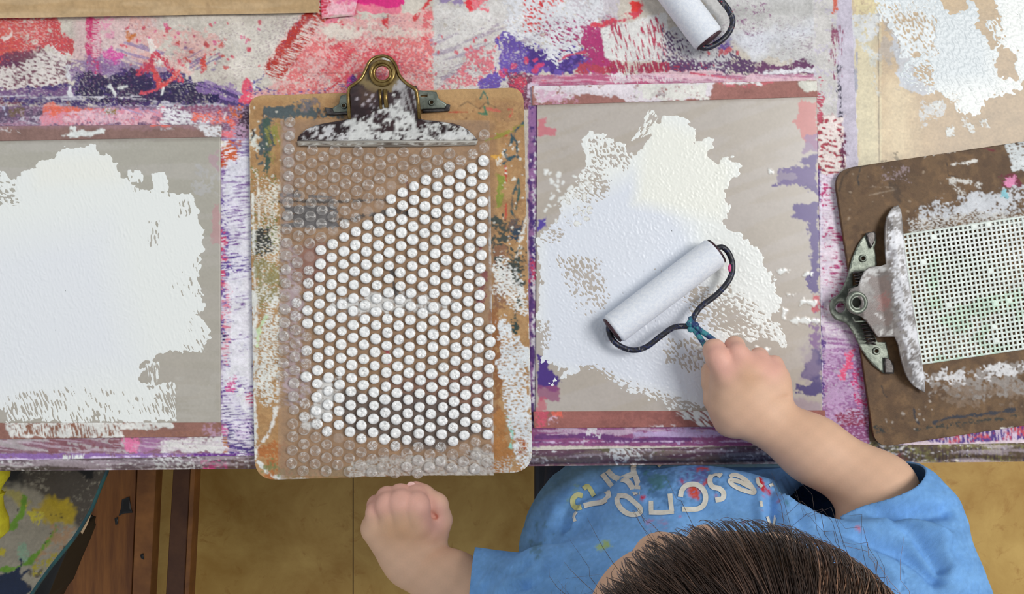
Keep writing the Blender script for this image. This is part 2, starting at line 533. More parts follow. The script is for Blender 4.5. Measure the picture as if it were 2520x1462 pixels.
tag(table, 'low wooden art table under the painted paper and clipboards', 'table')
bm = bmesh.new()
tx0, tx1 = W(-500, 0).x, W(3050, 0).x
box(bm, (tx0, W(0, 1086).y, -0.03), (tx1, 0.62, -0.0004), 0)
M_TABLE = solid_mat('table_wood', (150, 130, 100), 0.4, 0, (136, 116, 88), 9, 0)
bm_obj('tabletop', bm, M_TABLE, table, False)
patch('varnished_surface', cw, 2050, -60, 2640, 480, 0.0003, M_WOODTOP, table)
# front edge, rounded over, crusted with old paint
ce = Canvas(-80, 1075, 2660, 1190, 2, (116, 98, 94), 8)
ce.rect(-80, 1060, 640, 1190, (100, 84, 92), op=.9, edge=(0, 3))
ce.rect(-80, 1140, 240, 1190, (74, 66, 60), op=.8, soft=14, edge=(4, 12))
ce.rect(-80, 1075, 2660, 1190, (92, 76, 84), cov=.4, tex='streak', sc=6, edge=(0, 3), op=.7)
ce.rect(120, 1128, 470, 1146, (150, 140, 146), cov=.55, tex='streak', sc=4, edge=(3, 8), op=.8)
ce.rect(490, 1132, 560, 1152, (180, 64, 118), cov=.7, sc=8, edge=(4, 8), op=.9)
ce.rect(560, 1128, 625, 1156, (88, 66, 60), cov=.7, sc=8, edge=(4, 8), op=.9)
ce.rect(1300, 1086, 1700, 1110, (96, 92, 66), cov=.6, tex='dry', sc=10, edge=(4, 9), op=.8)
ce.rect(1300, 1104, 2000, 1145, (92, 60, 78), cov=.6, tex='streak', sc=8, edge=(4, 9), op=.8, key=2)
ce.rect(1600, 1096, 1950, 1128, (132, 126, 134), cov=.55, tex='streak', sc=8, edge=(4, 9), op=.85, key=3)
ce.rect(1380, 1085, 1640, 1093, (172, 150, 176), cov=.5, tex='streak', sc=4, edge=(3, 6), op=.8, key=6)
ce.rect(1500, 1100, 1580, 1130, WHITE, cov=.34, tex='worm', sc=5, ang=40, edge=(6, 8), op=.9, h=.3)
ce.rect(380, 1126, 490, 1156, (210, 208, 204), cov=.42, tex='worm', sc=5, ang=30, edge=(6, 8), op=.9, h=.3)
ce.rect(2080, 1085, 2660, 1150, (84, 70, 50), cov=.9, sc=14, edge=(3, 8), op=.85)
ce.rect(2080, 1092, 2660, 1140, (122, 116, 74), cov=.35, tex='dry', sc=9, edge=(3, 8), op=.8, key=4)
ce.rect(2080, 1100, 2660, 1150, (54, 44, 60), cov=.35, tex='slit', sc=4, ang=90, edge=(3, 8), op=.8, key=5)
ce.rect(2090, 1115, 2230, 1136, (120, 56, 64), cov=.5, sc=6, edge=(4, 6), op=.8)
ce.spots(-60, 1125, 2600, 1155, 22, 1, 3, (196, 190, 188), .8)
ce.rect(-80, 1075, 2660, 1190, (196, 180, 190), cov=.25, tex='streak', sc=7, edge=(0, 3), op=.45, key=11); ce.rect(-80, 1075, 2660, 1190, (226, 220, 220), cov=.03, tex='worm', sc=6, edge=(0, 3), op=.8, key=12)
ce.c = np.clip(ce.c * 1.7, 0, .9)
ce.h += 0.12 * ce.gn(4, 4)
def edge_wob(X, Y):
    t = np.clip((Y - (1110 - 0.012 * X)) / 48, 0, 1)
    return -0.026 * (1 - np.sqrt(np.maximum(1 - t * t, 0)))
patch('table_edge', ce, -80, 0, 2640, 60, 0.0002, M_PAPER, table, quad=[(-80, 1112), (2660, 1080), (2660, 1135), (-80, 1160)], wob=edge_wob, step=2)
for lx, ly in ((-0.52, 0.56), (0.56, 0.56), (-0.52, -0.08), (0.52, -0.08)):
    bm = bmesh.new(); bmesh.ops.create_cone(bm, cap_ends=True, segments=20, radius1=0.018, radius2=0.022, depth=-FLOOR_Z - 0.03, matrix=Matrix.Translation((lx, ly, (FLOOR_Z - 0.03) / 2)))
    bm_obj('leg', bm, solid_mat('table_leg_metal', (60, 60, 64), .4, .3), table)

# ============================================================ PAPER COVER
cp = Canvas(-60, -60, 2140, 1140, 1.7, (216, 207, 194), 3)
A = cp.area; Ln = cp.line; R = cp.rect
R(-60, -60, 2140, 260, (198, 188, 176), cov=.45, tex='dry', sc=26, edge=(0, 4), op=.5, key=30)
# --- top left
R(180, 40, 380, 150, (226, 190, 190), op=.8, soft=40, edge=(10, 20))
A([(330, 60), (560, 90), (500, 170), (420, 200), (350, 160)], (228, 176, 168), cov=.75, sc=9, edge=(12, 16), op=.8)
A([(560, 60), (700, 70), (720, 190), (600, 210)], (226, 218, 206), op=.8, soft=30, edge=(10, 20))
A([(-60, 40), (140, 44), (150, 80), (178, 96), (178, 132), (150, 136), (120, 112), (60, 140), (20, 170), (-60, 200)], (208, 82, 84), cov=.93, sc=7, edge=(4, 8), h=.1, wet=.4)
A([(-60, 50), (120, 60), (100, 110), (-60, 150)], (216, 100, 84), cov=.6, sc=6, edge=(4, 8), op=.7)
A([(0, 92), (30, 82), (38, 90), (12, 102)], (236, 214, 206), edge=(3, 5))
A([(-60, 150), (100, 118), (175, 150), (178, 262), (-60, 262)], (118, 62, 84), op=.95, edge=(4, 8), cov=.95)
A([(175, 140), (400, 110), (420, 180), (175, 200)], (150, 130, 172), cov=.55, tex='streak', sc=5, ang=15, edge=(10, 16), op=.8)
A([(-60, 190), (60, 150), (130, 116), (165, 130), (168, 200), (120, 230), (-60, 236)], (228, 218, 212), cov=.66, tex='worm', sc=5.5, ang=20, edge=(6, 8), h=.25, wet=.4)
A([(-60, 150), (20, 140), (40, 155), (-60, 190)], (110, 60, 90), cov=.8, edge=(5, 6))
R(213, 44, 247, 182, (214, 60, 118), edge=(2.5, 8), cov=.96, wet=.4)
R(228, 50, 246, 140, (230, 180, 190), cov=.5, tex='slit', sc=2.2, ang=0, edge=(1, 5))
R(250, 44, 275, 100, (232, 150, 180), cov=.7, edge=(6, 10), op=.8)
A([(255, 128), (275, 118), (300, 135), (296, 155), (270, 168), (258, 150)], (228, 92, 170), edge=(3, 6))
A([(178, 150), (300, 150), (320, 190), (178, 200)], (146, 112, 164), cov=.8, sc=8, edge=(8, 12), op=.8)
A([(60, 215), (190, 205), (192, 182), (300, 176), (380, 184), (460, 182), (480, 205), (550, 215), (600, 240), (640, 262), (-60, 266), (-60, 240)], (78, 60, 116), cov=.93, sc=9, edge=(7, 12))
A([(192, 184), (330, 178), (450, 195), (560, 232), (540, 255), (240, 250), (190, 225)], (48, 40, 76), cov=.86, sc=8, edge=(9, 12), op=.95, key=3)
A([(-60, 225), (185, 215), (185, 240), (-60, 244)], (128, 96, 138), cov=.8, edge=(4, 8))
A([(480, 200), (570, 215), (620, 255), (520, 250)], (150, 118, 178), cov=.6, tex='streak', sc=6, ang=20, edge=(8, 8), op=.8)
A([(508, 240), (535, 234), (540, 250), (515, 258)], (44, 34, 84), edge=(4, 6))
Ln([(-60, 236), (150, 240), (330, 238), (420, 258), (560, 262)], 9, (208, 204, 214), cov=.75, tex='streak', sc=3, edge=(3, 8), h=.4)
Ln([(-60, 262), (160, 262), (620, 262)], 5, (184, 172, 196), cov=.6, edge=(2, 8), h=.3)
Ln([(166, 165), (174, 235)], 8, (226, 224, 228), cov=.9, edge=(2, 5), h=.3)
Ln([(365, 148), (380, 180), (394, 212)], 12, (222, 84, 84), edge=(3, 6)); Ln([(350, 176), (385, 138), (445, 195)], 17, (206, 70, 88), cov=.85, tex='slit', sc=3, ang=-60, edge=(4, 6))
Ln([(438, 178), (418, 196), (402, 212)], 8, (226, 86, 84), edge=(3, 6)); Ln([(348, 230), (390, 220)], 8, (236, 88, 96), edge=(3, 5))
Ln([(368, 98), (376, 128), (392, 160)], 9, (234, 226, 218), cov=.9, edge=(3, 5), h=.3)
Ln([(272, 212), (282, 230)], 6, WHITE, edge=(2, 4), h=.5); Ln([(292, 217), (312, 212)], 4, WHITE, edge=(2, 4), h=.5); Ln([(402, 216), (398, 232)], 4, WHITE, edge=(1, 4), h=.5)
A([(455, 130), (470, 175), (540, 172), (560, 120)], (120, 100, 150), cov=.22, tex='streak', sc=4, ang=-30, edge=(8, 10), op=.8)
cp.spots(300, 45, 640, 180, 34, 1.5, 4.5, (212, 66, 90), .85); cp.spots(430, 95, 560, 170, 12, 2, 6, (196, 60, 54), .85); cp.spots(340, 45, 640, 110, 14, 1.5, 4, (222, 60, 130), .8)
A([(490, 150), (505, 130), (510, 172), (495, 178)], (214, 80, 66), edge=(3, 5)); cp.spots(310, 80, 335, 100, 4, 3, 6, (206, 120, 60))
Ln([(605, 192), (618, 210), (626, 250)], 0.1, WHITE)
A([(590, 250), (596, 205), (608, 193), (622, 205), (632, 232), (622, 252), (600, 262)], (240, 92, 118), cov=.95, edge=(3, 7), wet=.5)
Ln([(625, 205), (645, 190), (655, 182)], 9, (90, 76, 160), cov=.6, tex='worm', sc=3, edge=(4, 5))
# --- middle pink
A([(770, 60), (1065, 20), (1066, 215), (1066, 240), (620, 240), (650, 210), (700, 190), (720, 140)], (234, 176, 172), cov=.96, sc=9, edge=(8, 14))
A([(730, 100), (1066, 90), (1066, 240), (660, 240), (680, 190)], (226, 96, 98), cov=.55, tex='dry', sc=6, edge=(10, 14), op=.75, key=7)
A([(820, 100), (980, 110), (1010, 230), (900, 225), (780, 200)], (220, 70, 84), cov=.42, tex='dry', sc=7, edge=(10, 14), op=.8, key=8)
A([(790, 60), (900, 75), (880, 100), (800, 100)], (230, 222, 208), op=.85, soft=10, edge=(8, 10)); A([(900, 60), (1060, 66), (1060, 88), (930, 90)], (232, 210, 198), cov=.7, edge=(6, 10))
R(1040, 20, 1066, 110, (222, 92, 100), cov=.6, edge=(3, 6), op=.8)
Ln([(1020, 45), (1045, 15), (1066, -10)], 9, (216, 70, 72), cov=.8, edge=(2, 6)); Ln([(872, 205), (840, 200), (800, 225)], 5, (210, 70, 80), edge=(1.5, 5)); Ln([(880, 150), (850, 190), (805, 222)], 4, (214, 80, 90), edge=(1, 5))
A([(940, 50), (955, 45), (955, 60), (960, 75), (942, 62)], (222, 60, 60), edge=(2, 4)); Ln([(820, 50), (838, 60), (846, 62)], 5, (224, 70, 92), edge=(2, 4))
A([(788, -60), (1000, -60), (985, 30), (880, 30), (800, 60), (786, 40)], (236, 130, 150), cov=.9, edge=(4, 8)); R(785, -60, 810, 45, (208, 50, 74), cov=.7, tex='worm', sc=4, ang=0, edge=(4, 6)); R(800, 8, 870, 45, (240, 186, 196), cov=.8, sc=6, edge=(5, 7))
A([(868, -60), (1000, -60), (992, 12), (975, 20), (868, 8)], (224, 44, 128), edge=(3, 6), wet=.4)
A([(838, 232), (855, 215), (870, 190), (880, 200), (885, 235)], (216, 60, 150), cov=.9, edge=(5, 8)); A([(855, 205), (868, 185), (876, 198), (868, 212)], (80, 46, 130), edge=(3, 4))
Ln([(620, 222), (700, 228), (860, 215)], 14, (96, 72, 150), cov=.3, tex='worm', sc=3.5, edge=(5, 6)); cp.spots(760, 30, 1060, 230, 30, 1.5, 4, (204, 56, 70), .7)
# brick red roller stroke
Ln([(776, 34), (742, 80), (712, 118), (676, 172)], 58, (232, 206, 196), cov=.8, edge=(3, 6))
Ln([(778, 40), (744, 84), (714, 122), (680, 172)], 52, (190, 62, 50), cov=.62, tex='slit', sc=3.2, ang=20, edge=(4, 5), h=.2, wet=.5)
Ln([(762, 34), (728, 78), (694, 122), (664, 162)], 20, (188, 58, 46), edge=(4, 5), h=.15, wet=.5)
R(760, 38, 815, 48, (200, 66, 52), edge=(3, 5), cov=.9)
# --- middle white/grey
R(1066, -60, 1330, 220, (214, 208, 204), cov=.9, edge=(2, 6), sc=12)
A([(1066, 110), (1300, 30), (1320, 100), (1080, 200)], (168, 152, 172), cov=.34, tex='streak', sc=5, ang=-20, edge=(12, 14), op=.75)
A([(1090, 30), (1260, 10), (1240, 60), (1120, 100)], (228, 224, 220), cov=.7, edge=(10, 12), op=.8)
A([(1160, 118), (1220, 120), (1222, 190), (1190, 210), (1100, 225), (1066, 225), (1130, 180)], (226, 104, 118), cov=.66, sc=8, edge=(6, 8), op=.85)
A([(1140, -60), (1170, -60), (1178, 25), (1155, 30), (1140, 5)], (232, 62, 74), cov=.9, edge=(4, 6)); R(1080, -60, 1140, 10, (160, 140, 180), cov=.6, tex='streak', sc=4, ang=-30, edge=(4, 6)); R(1160, -40, 1200, 26, (236, 130, 140), cov=.6, edge=(6, 8))
cp.spots(1066, 90, 1240, 200, 16, 1.5, 4, (214, 60, 84), .85)
A([(1225, 100), (1262, 90), (1300, 108), (1340, 108), (1480, 130), (1495, 160), (1400, 184), (1260, 186), (1235, 215), (1180, 228), (1175, 205), (1230, 165)], (108, 84, 172), cov=.82, sc=9, edge=(9, 10), wet=.3)
A([(1300, 112), (1420, 128), (1470, 140), (1420, 165), (1330, 172), (1290, 160)], (74, 50, 132), cov=.93, edge=(8, 8))
A([(1240, 90), (1260, 65), (1262, 60), (1300, 70), (1300, 100)], (170, 160, 190), cov=.6, edge=(6, 8)); cp.spots(1230, 140, 1330, 185, 14, 2, 6, (222, 70, 110), .85)
R(1288, -60, 1345, 78, (214, 64, 68), cov=.9, edge=(3, 6)); A([(1340, -60), (1400, -60), (1380, 30), (1345, 40)], (226, 120, 120), cov=.8, edge=(4, 6))
A([(1340, 40), (1500, 38), (1500, 110), (1380, 120), (1330, 90)], (176, 70, 118), cov=.75, sc=8, edge=(6, 8))
A([(1400, -60), (1520, -60), (1520, 50), (1460, 50), (1400, 20)], (206, 198, 204), cov=.9, edge=(5, 8))
A([(1228, -60), (1500, -60), (1470, 90), (1400, 150), (1370, 160), (1300, 105), (1250, 80)], (226, 226, 230), cov=.62, tex='worm', sc=5, ang=32, edge=(8, 8), h=.3, wet=.4)
A([(1440, 65), (1495, 80), (1520, 185), (1440, 175), (1430, 100)], (182, 56, 116), cov=.95, edge=(4, 8)); A([(1410, 180), (1430, 150), (1500, 165), (1520, 184)], (180, 66, 84), cov=.9, edge=(4, 6))
Ln([(1375, 150), (1400, 135), (1440, 128)], 4, (214, 80, 110), edge=(1.5, 4))
A([(1440, 60), (1520, 45), (1555, 20), (1580, 5), (1585, 30), (1560, 48), (1470, 72)], (212, 72, 88), cov=.85, tex='dry', sc=6, edge=(4, 6)); A([(1550, 8), (1572, 2), (1582, 15), (1570, 28), (1552, 24)], (224, 50, 46), edge=(2, 4), wet=.5)
A([(1476, 70), (1560, 50), (1640, 28), (1648, 130), (1640, 150), (1505, 152), (1490, 140)], (228, 226, 222), edge=(2, 6), wet=.4, h=.2)
A([(1500, 60), (1640, 36), (1642, 148), (1505, 150)], (188, 64, 92), cov=.25, tex='slit', sc=4, ang=75, edge=(4, 6), key=4)
A([(1640, 60), (1720, 60), (1810, 130), (1790, 190), (1640, 185)], (206, 204, 206), cov=.95, edge=(4, 8)); A([(1630, 70), (1720, 100), (1850, 140), (1850, 190), (1630, 175)], (90, 66, 100), cov=.32, tex='worm', sc=4.2, ang=60, edge=(6, 8), key=5)
A([(1760, 100), (1800, 85), (1798, 110), (1765, 128)], (110, 86, 160), cov=.85, edge=(4, 6)); cp.spots(1740, 118, 1830, 140, 7, 2, 5, (206, 80, 90), .8)
A([(1480, 150), (1600, 152), (1700, 158), (1760, 160), (1750, 178), (1500, 184)], (172, 52, 78), cov=.66, tex='slit', sc=3.6, ang=80, edge=(4, 6))
A([(1640, 150), (1860, 150), (1860, 182), (1650, 182)], (96, 62, 104), cov=.45, tex='worm', sc=3.8, ang=10, edge=(5, 6), key=6)
# right white paper
A([(1700, -60), (2140, -60), (2140, 160), (1850, 150), (1800, 90), (1760, 60)], (212, 210, 208), edge=(8, 12)); A([(1780, 90), (2005, 60), (2005, 80), (1850, 125)], (226, 228, 236), op=.8, soft=30, edge=(8, 16)); A([(1780, 20), (2005, 10), (2005, 30), (1800, 50)], (186, 184, 180), op=.6, soft=26, edge=(8, 16))  # light and grey fold shading put into the paper colour
A([(1800, -20), (1900, 0), (1880, 90), (1810, 80)], (150, 110, 140), cov=.12, tex='dry', sc=3, edge=(8, 10), key=9)
A([(1858, 150), (1920, 162), (1960, 152), (2006, 155), (2006, 188), (1940, 184), (1860, 190)], (112, 66, 104), cov=.95, edge=(4, 6)); Ln([(1870, 186), (1940, 176), (2000, 172)], 12, (232, 230, 234), cov=.8, tex='streak', sc=4, edge=(4, 6), h=.4)
# --- left tray surround
R(-60, 262, 630, 345, (132, 100, 128), edge=(1, 4)); R(-60, 266, 110, 312, (92, 78, 104), cov=.7, sc=10, edge=(3, 8), op=.8)
R(18, 268, 62, 290, (120, 100, 70), cov=.7, edge=(4, 6), op=.8); Ln([(8, 262), (14, 282)], 6, (190, 190, 214), edge=(2, 4))
R(40, 288, 100, 304, (200, 190, 204), cov=.35, edge=(5, 6)); R(-60, 300, 110, 316, (168, 128, 150), cov=.7, tex='streak', sc=5, edge=(4, 8))
A([(106, 254), (130, 254), (160, 262), (270, 270), (270, 290), (106, 300)], (240, 116, 94), edge=(2, 6), wet=.4)
A([(106, 280), (270, 268), (400, 270), (400, 305), (100, 308)], (230, 150, 166), cov=.9, sc=8, edge=(5, 8)); A([(170, 272), (380, 280), (400, 308), (150, 308)], (244, 196, 206), cov=.62, tex='dry', sc=6, edge=(6, 8), h=.2)
A([(258, 266), (292, 266), (288, 284), (258, 284)], (150, 122, 60), cov=.85, edge=(3, 5)); R(255, 264, 275, 282, (226, 222, 220), cov=.5, tex='worm', sc=3, edge=(3, 4))
R(300, 268, 395, 290, (186, 160, 196), cov=.6, tex='streak', sc=4, ang=20, edge=(5, 7))
A([(395, 264), (440, 262), (520, 290), (550, 335), (520, 335), (450, 312), (395, 300)], (236, 234, 236), cov=.74, tex='worm', sc=4.5, ang=10, edge=(5, 7), h=.35, wet=.5)
A([(440, 262), (610, 262), (610, 345), (560, 345), (520, 300), (470, 280)], (156, 92, 120), cov=.8, sc=8, edge=(5, 8)); Ln([(480, 290), (520, 278), (560, 290), (578, 320), (572, 335)], 11, (240, 104, 80), cov=.85, sc=5, edge=(4, 6)); A([(470, 280), (520, 276), (560, 300), (530, 306), (480, 292)], (246, 120, 96), cov=.65, sc=5, edge=(5, 5))
A([(540, 320), (585, 325), (590, 340), (548, 340)], (250, 130, 140), edge=(4, 5)); R(585, 268, 625, 345, (74, 50, 70), cov=.72, sc=7, edge=(4, 6)); A([(560, 262), (600, 262), (590, 290), (570, 290)], (206, 104, 60), cov=.7, edge=(4, 6)); Ln([(556, 278), (552, 292)], 5, (238, 220, 220), edge=(1, 4))
R(575, 310, 620, 345, (190, 150, 180), cov=.5, tex='worm', sc=4, edge=(4, 6))
# strip between left tray and clipboard
R(538, 340, 640, 1140, (128, 92, 156), edge=(0, 4)); R(538, 340, 640, 1130, (190, 176, 206), cov=.62, tex='slit', sc=5, ang=4, edge=(0, 4), op=.9)
R(552, 390, 640, 960, (228, 226, 236), cov=.66, tex='slit', sc=4.5, ang=-8, edge=(6, 8), h=.25, key=2); R(560, 700, 640, 940, (236, 234, 238), cov=.62, sc=9, edge=(8, 8), h=.2, key=3)
R(538, 480, 566, 900, (110, 80, 160), cov=.65, sc=7, edge=(6, 9), key=4); R(538, 560, 556, 700, (214, 80, 120), cov=.6, sc=6, edge=(4, 8)); R(540, 620, 640, 670, (96, 66, 150), cov=.4, tex='streak', sc=4, edge=(4, 8)); R(545, 700, 565, 900, (230, 140, 160), cov=.5, sc=6, edge=(4, 8), key=5)
A([(538, 345), (600, 345), (590, 385), (560, 400), (545, 410)], (204, 100, 62), cov=.9, edge=(4, 6)); A([(536, 375), (546, 380), (550, 405), (538, 400)], (180, 30, 46), edge=(2, 4)); A([(540, 342), (558, 350), (556, 362), (540, 366)], (236, 226, 206), edge=(2, 4), h=.8, wet=1)
A([(570, 350), (640, 350), (640, 390), (590, 380)], (150, 136, 180), cov=.7, tex='streak', sc=5, ang=30, edge=(5, 6))
A([(545, 820), (556, 824), (556, 846), (545, 842)], (58, 34, 96), edge=(3, 4)); A([(545, 960), (600, 930), (612, 1010), (580, 1060), (548, 1065)], (112, 84, 160), cov=.75, sc=8, edge=(6, 8), key=6); A([(560, 930), (585, 930), (580, 960), (562, 962)], (212, 90, 150), edge=(5, 6), cov=.8)
R(600, 965, 625, 1000, (206, 50, 110), cov=.8, edge=(5, 6)); Ln([(590, 950), (600, 1000), (640, 1030)], 12, WHITE, cov=.8, edge=(5, 6), h=.3); A([(548, 1010), (575, 1000), (590, 1020), (552, 1040)], (74, 40, 120), edge=(4, 6))
A([(548, 1040), (640, 1035), (640, 1115), (555, 1115)], (84, 62, 130), cov=.9, edge=(4, 8)); A([(570, 1040), (625, 1040), (620, 1080), (585, 1075)], (206, 186, 216), cov=.6, tex='worm', sc=4, ang=40, edge=(5, 8)); A([(545, 1076), (560, 1076), (566, 1116), (548, 1116)], (184, 116, 66), cov=.85, edge=(3, 5)); A([(540, 1042), (562, 1042), (558, 1070), (540, 1070)], (226, 130, 180), cov=.8, edge=(3, 5))
Ln([(541, 345), (541, 1060)], 3, (226, 206, 212), edge=(1, 6), h=.3)
# below left tray
R(-60, 1070, 545, 1140, (146, 106, 120), edge=(0, 4)); R(-60, 1078, 310, 1114, (184, 172, 174), cov=.5, tex='streak', sc=7, ang=8, edge=(4, 8)); R(120, 1078, 300, 1116, (140, 92, 100), cov=.6, sc=12, edge=(4, 8), key=2)
R(302, 1075, 345, 1114, (228, 124, 166), cov=.9, edge=(5, 8)); R(345, 1075, 420, 1112, (170, 120, 160), cov=.8, tex='streak', sc=5, ang=-15, edge=(5, 8)); A([(400, 1090), (440, 1078), (545, 1072), (548, 1112), (395, 1113)], (230, 226, 222), cov=.93, tex='dry', sc=7, edge=(5, 8), h=.2)
R(-60, 1116, 640, 1134, (150, 112, 176), cov=.95, edge=(1, 6)); Ln([(-60, 1131), (140, 1132), (300, 1124), (640, 1124)], 4, (226, 206, 236), cov=.9, edge=(1.5, 6), h=.4, wet=.8); R(155, 1120, 205, 1132, WHITE, cov=.6, tex='slit', sc=3, ang=90, edge=(2, 4)); R(440, 1117, 620, 1126, (110, 52, 140), cov=.6, edge=(2, 6))  # lavender band; its thin pale line is a painted highlight
# --- right tray surround
R(1250, 184, 2012, 262, (186, 122, 150), edge=(2, 6)); R(1250, 184, 1312, 270, (120, 66, 92), cov=.9, edge=(3, 6)); A([(1250, 188), (1300, 190), (1290, 230), (1256, 215)], (200, 66, 92), cov=.5, edge=(4, 6)); R(1300, 205, 1322, 262, (214, 196, 214), cov=.8, edge=(4, 8))
R(1310, 184, 1640, 208, (190, 96, 130), cov=.8, tex='streak', sc=6, edge=(3, 6)); R(1500, 180, 1680, 202, (232, 222, 226), cov=.5, tex='slit', sc=3, ang=80, edge=(3, 6))
Ln([(1560, 190), (1750, 184), (1850, 196), (2000, 200)], 20, (232, 196, 204), cov=.7, tex='streak', sc=5, ang=4, edge=(4, 6)); Ln([(1700, 180), (1840, 198)], 4, (214, 84, 110), cov=.7, edge=(1, 6)); Ln([(1400, 186), (1330, 200)], 5, (226, 90, 100), cov=.7, edge=(2, 5))
Ln([(1980, 215), (2010, 210)], 26, (228, 226, 216), edge=(4, 6), h=.4)
R(1300, 262, 1328, 1100, (150, 106, 156), edge=(1, 6)); R(1308, 330, 1324, 1080, (224, 218, 228), cov=.6, tex='dry', sc=9, edge=(3, 8), h=.2); R(1302, 262, 1314, 1100, (88, 56, 120), cov=.5, sc=9, edge=(2, 8), key=3); R(1306, 540, 1322, 640, (70, 44, 120), cov=.7, edge=(4, 8)); R(1304, 640, 1326, 700, (196, 70, 110), cov=.5, edge=(4, 8))
# right strip
R(2004, -60, 2140, 1100, (206, 198, 212), edge=(1, 6)); R(2004, -60, 2060, 290, (214, 210, 206), edge=(2, 6), cov=.9); Ln([(2052, -60), (2057, 20), (2050, 32)], 8, (216, 110, 90), cov=.9, edge=(2, 5)); R(2045, 60, 2075, 200, (150, 80, 110), cov=.15, tex='slit', sc=3, ang=90, edge=(4, 6)); Ln([(2062, 160), (2066, 200), (2068, 260), (2072, 400)], 7, (70, 66, 84), cov=.5, tex='worm', sc=3, ang=90, edge=(3, 6))
R(2010, 285, 2078, 440, (176, 70, 84), edge=(4, 8)); R(2008, 285, 2080, 440, (240, 226, 220), cov=.68, tex='worm', sc=7, ang=10, edge=(4, 8), h=.7, wet=.7); R(2068, 320, 2082, 420, (110, 44, 76), cov=.7, edge=(3, 6)); Ln([(2020, 200), (2018, 290)], 14, (198, 90, 110), cov=.5, tex='worm', sc=4, edge=(4, 6))
R(2015, 430, 2130, 830, (226, 210, 226), edge=(3, 8)); R(2020, 440, 2100, 830, (190, 64, 120), cov=.30, tex='dry', sc=7, ang=6, edge=(8, 9)); A([(2060, 600), (2120, 660), (2130, 860), (2070, 820), (2050, 700)], (178, 60, 120), cov=.45, tex='streak', sc=5, ang=6, edge=(10, 9), key=2)
A([(2016, 780), (2140, 780), (2160, 1100), (2020, 1100)], (164, 112, 164), cov=.95, edge=(4, 8)); A([(2016, 780), (2110, 780), (2100, 860), (2018, 900)], (220, 202, 222), cov=.65, tex='streak', sc=6, ang=4, edge=(8, 9)); A([(2030, 860), (2140, 880), (2150, 1000), (2030, 1060)], (196, 160, 200), cov=.4, tex='dry', sc=10, edge=(10, 10), key=3)
A([(2082, 870), (2100, 862), (2096, 900), (2080, 930), (2066, 935), (2072, 900)], (240, 90, 132), edge=(5, 7)); A([(2090, 930), (2140, 900), (2150, 1000), (2110, 1010)], (200, 60, 120), cov=.55, sc=8, edge=(7, 8)); A([(2050, 1020), (2150, 1000), (2180, 1090), (2060, 1080)], (150, 60, 92), cov=.8, edge=(7, 8))
Ln([(2012, 420), (2014, 700), (2026, 1010)], 9, (96, 64, 140), cov=.75, sc=7, edge=(4, 9)); Ln([(2019, 430), (2022, 1000)], 4, (232, 226, 240), cov=.8, edge=(1, 8), h=.3)
# below right tray
R(1300, 1048, 2140, 1098, (150, 84, 130), edge=(1, 4)); R(1310, 1050, 1900, 1070, (196, 168, 190), cov=.5, tex='streak', sc=5, edge=(3, 6)); R(1310, 1068, 1700, 1090, (112, 62, 120), cov=.6, tex='streak', sc=6, edge=(3, 6), key=3); R(1560, 1060, 1890, 1086, (190, 166, 206), cov=.6, tex='streak', sc=8, edge=(5, 8), key=4); R(1430, 1054, 1480, 1082, (214, 206, 212), cov=.6, edge=(5, 7)); Ln([(1310, 1089), (1880, 1086)], 3, (216, 190, 220), cov=.7, edge=(1, 6), h=.3)
R(-60, 40, 1300, 262, (236, 228, 222), cov=.13, tex='worm', sc=3.0, ang=20, edge=(0, 4), op=.40, key=41)
R(-60, 40, 2000, 262, (120, 70, 110), cov=.07, tex='worm', sc=3.0, ang=-20, edge=(0, 4), op=.5, key=42)
R(540, 345, 640, 1120, (240, 236, 244), cov=.5, tex='slit', sc=3.2, ang=-4, edge=(10, 9), op=.85, key=43, h=.15)
R(2022, 435, 2110, 830, (240, 228, 238), cov=.55, tex='slit', sc=3.4, ang=4, edge=(8, 9), op=.9, key=44, h=.12)
R(2020, 790, 2150, 1090, (210, 180, 214), cov=.3, tex='worm', sc=3.4, ang=4, edge=(8, 9), op=.7, key=45)
R(-60, 262, 630, 345, (200, 176, 196), cov=.22, tex='worm', sc=2.8, ang=0, edge=(2, 4), op=.6, key=46)
R(-60, 1076, 620, 1116, (206, 186, 200), cov=.25, tex='streak', sc=2.6, ang=6, edge=(2, 4), op=.6, key=47)
R(1306, 184, 2010, 210, (226, 190, 206), cov=.4, tex='streak', sc=2.6, ang=2, edge=(2, 4), op=.7, key=48)
cp.h += 0.05 * cp.gn(3, 3) + 0.10 * cp.gn(2.5, 9, 90, 77)
def wrinkle(X, Y):
    a = 0.0011 * np.exp(-((Y - (60 + 10 * np.sin(X / 90))) / 14.0) ** 2) * np.clip((X - 380) / 200, 0, 1) * np.clip((1100 - X) / 200, 0, 1)
    b = 0.0010 * np.exp(-((Y - 246) / 7.0) ** 2) * (X < 620)
    c = 0.0016 * np.exp(-((Y - 100 + (X - 1850) * .12) / 30.0) ** 2) * np.clip((X - 1740) / 80, 0, 1) * np.clip((2000 - X) / 40, 0, 1)
    d = 0.0009 * (np.sin(X / 71 + 1.3 * np.sin(Y / 50)) * np.sin(Y / 43 + 1)) * (Y < 180)
    return np.maximum(a + b + c + d, -0.0001) * (Y < 262)
def cover_keep(X, Y):
    a = (X < 520) & (Y > 352) & (Y < 1030)
    b = (X > 660) & (X < 1270) & (Y > 300)
    c = (X > 1336) & (X < 1996) & (Y > 268) & (Y < 1005)
    return ~(a | b | c)
cover = patch('paper_table_cover', cp, -60, -60, 2116, 1094, 0.0010, M_PAPER, keep=cover_keep, wob=wrinkle, quad=[(-60, -60), (2092, -60), (2140, 1092), (-60, 1134)])
tag(cover, 'white paper table cover streaked with red, pink and purple paint', 'table cover')

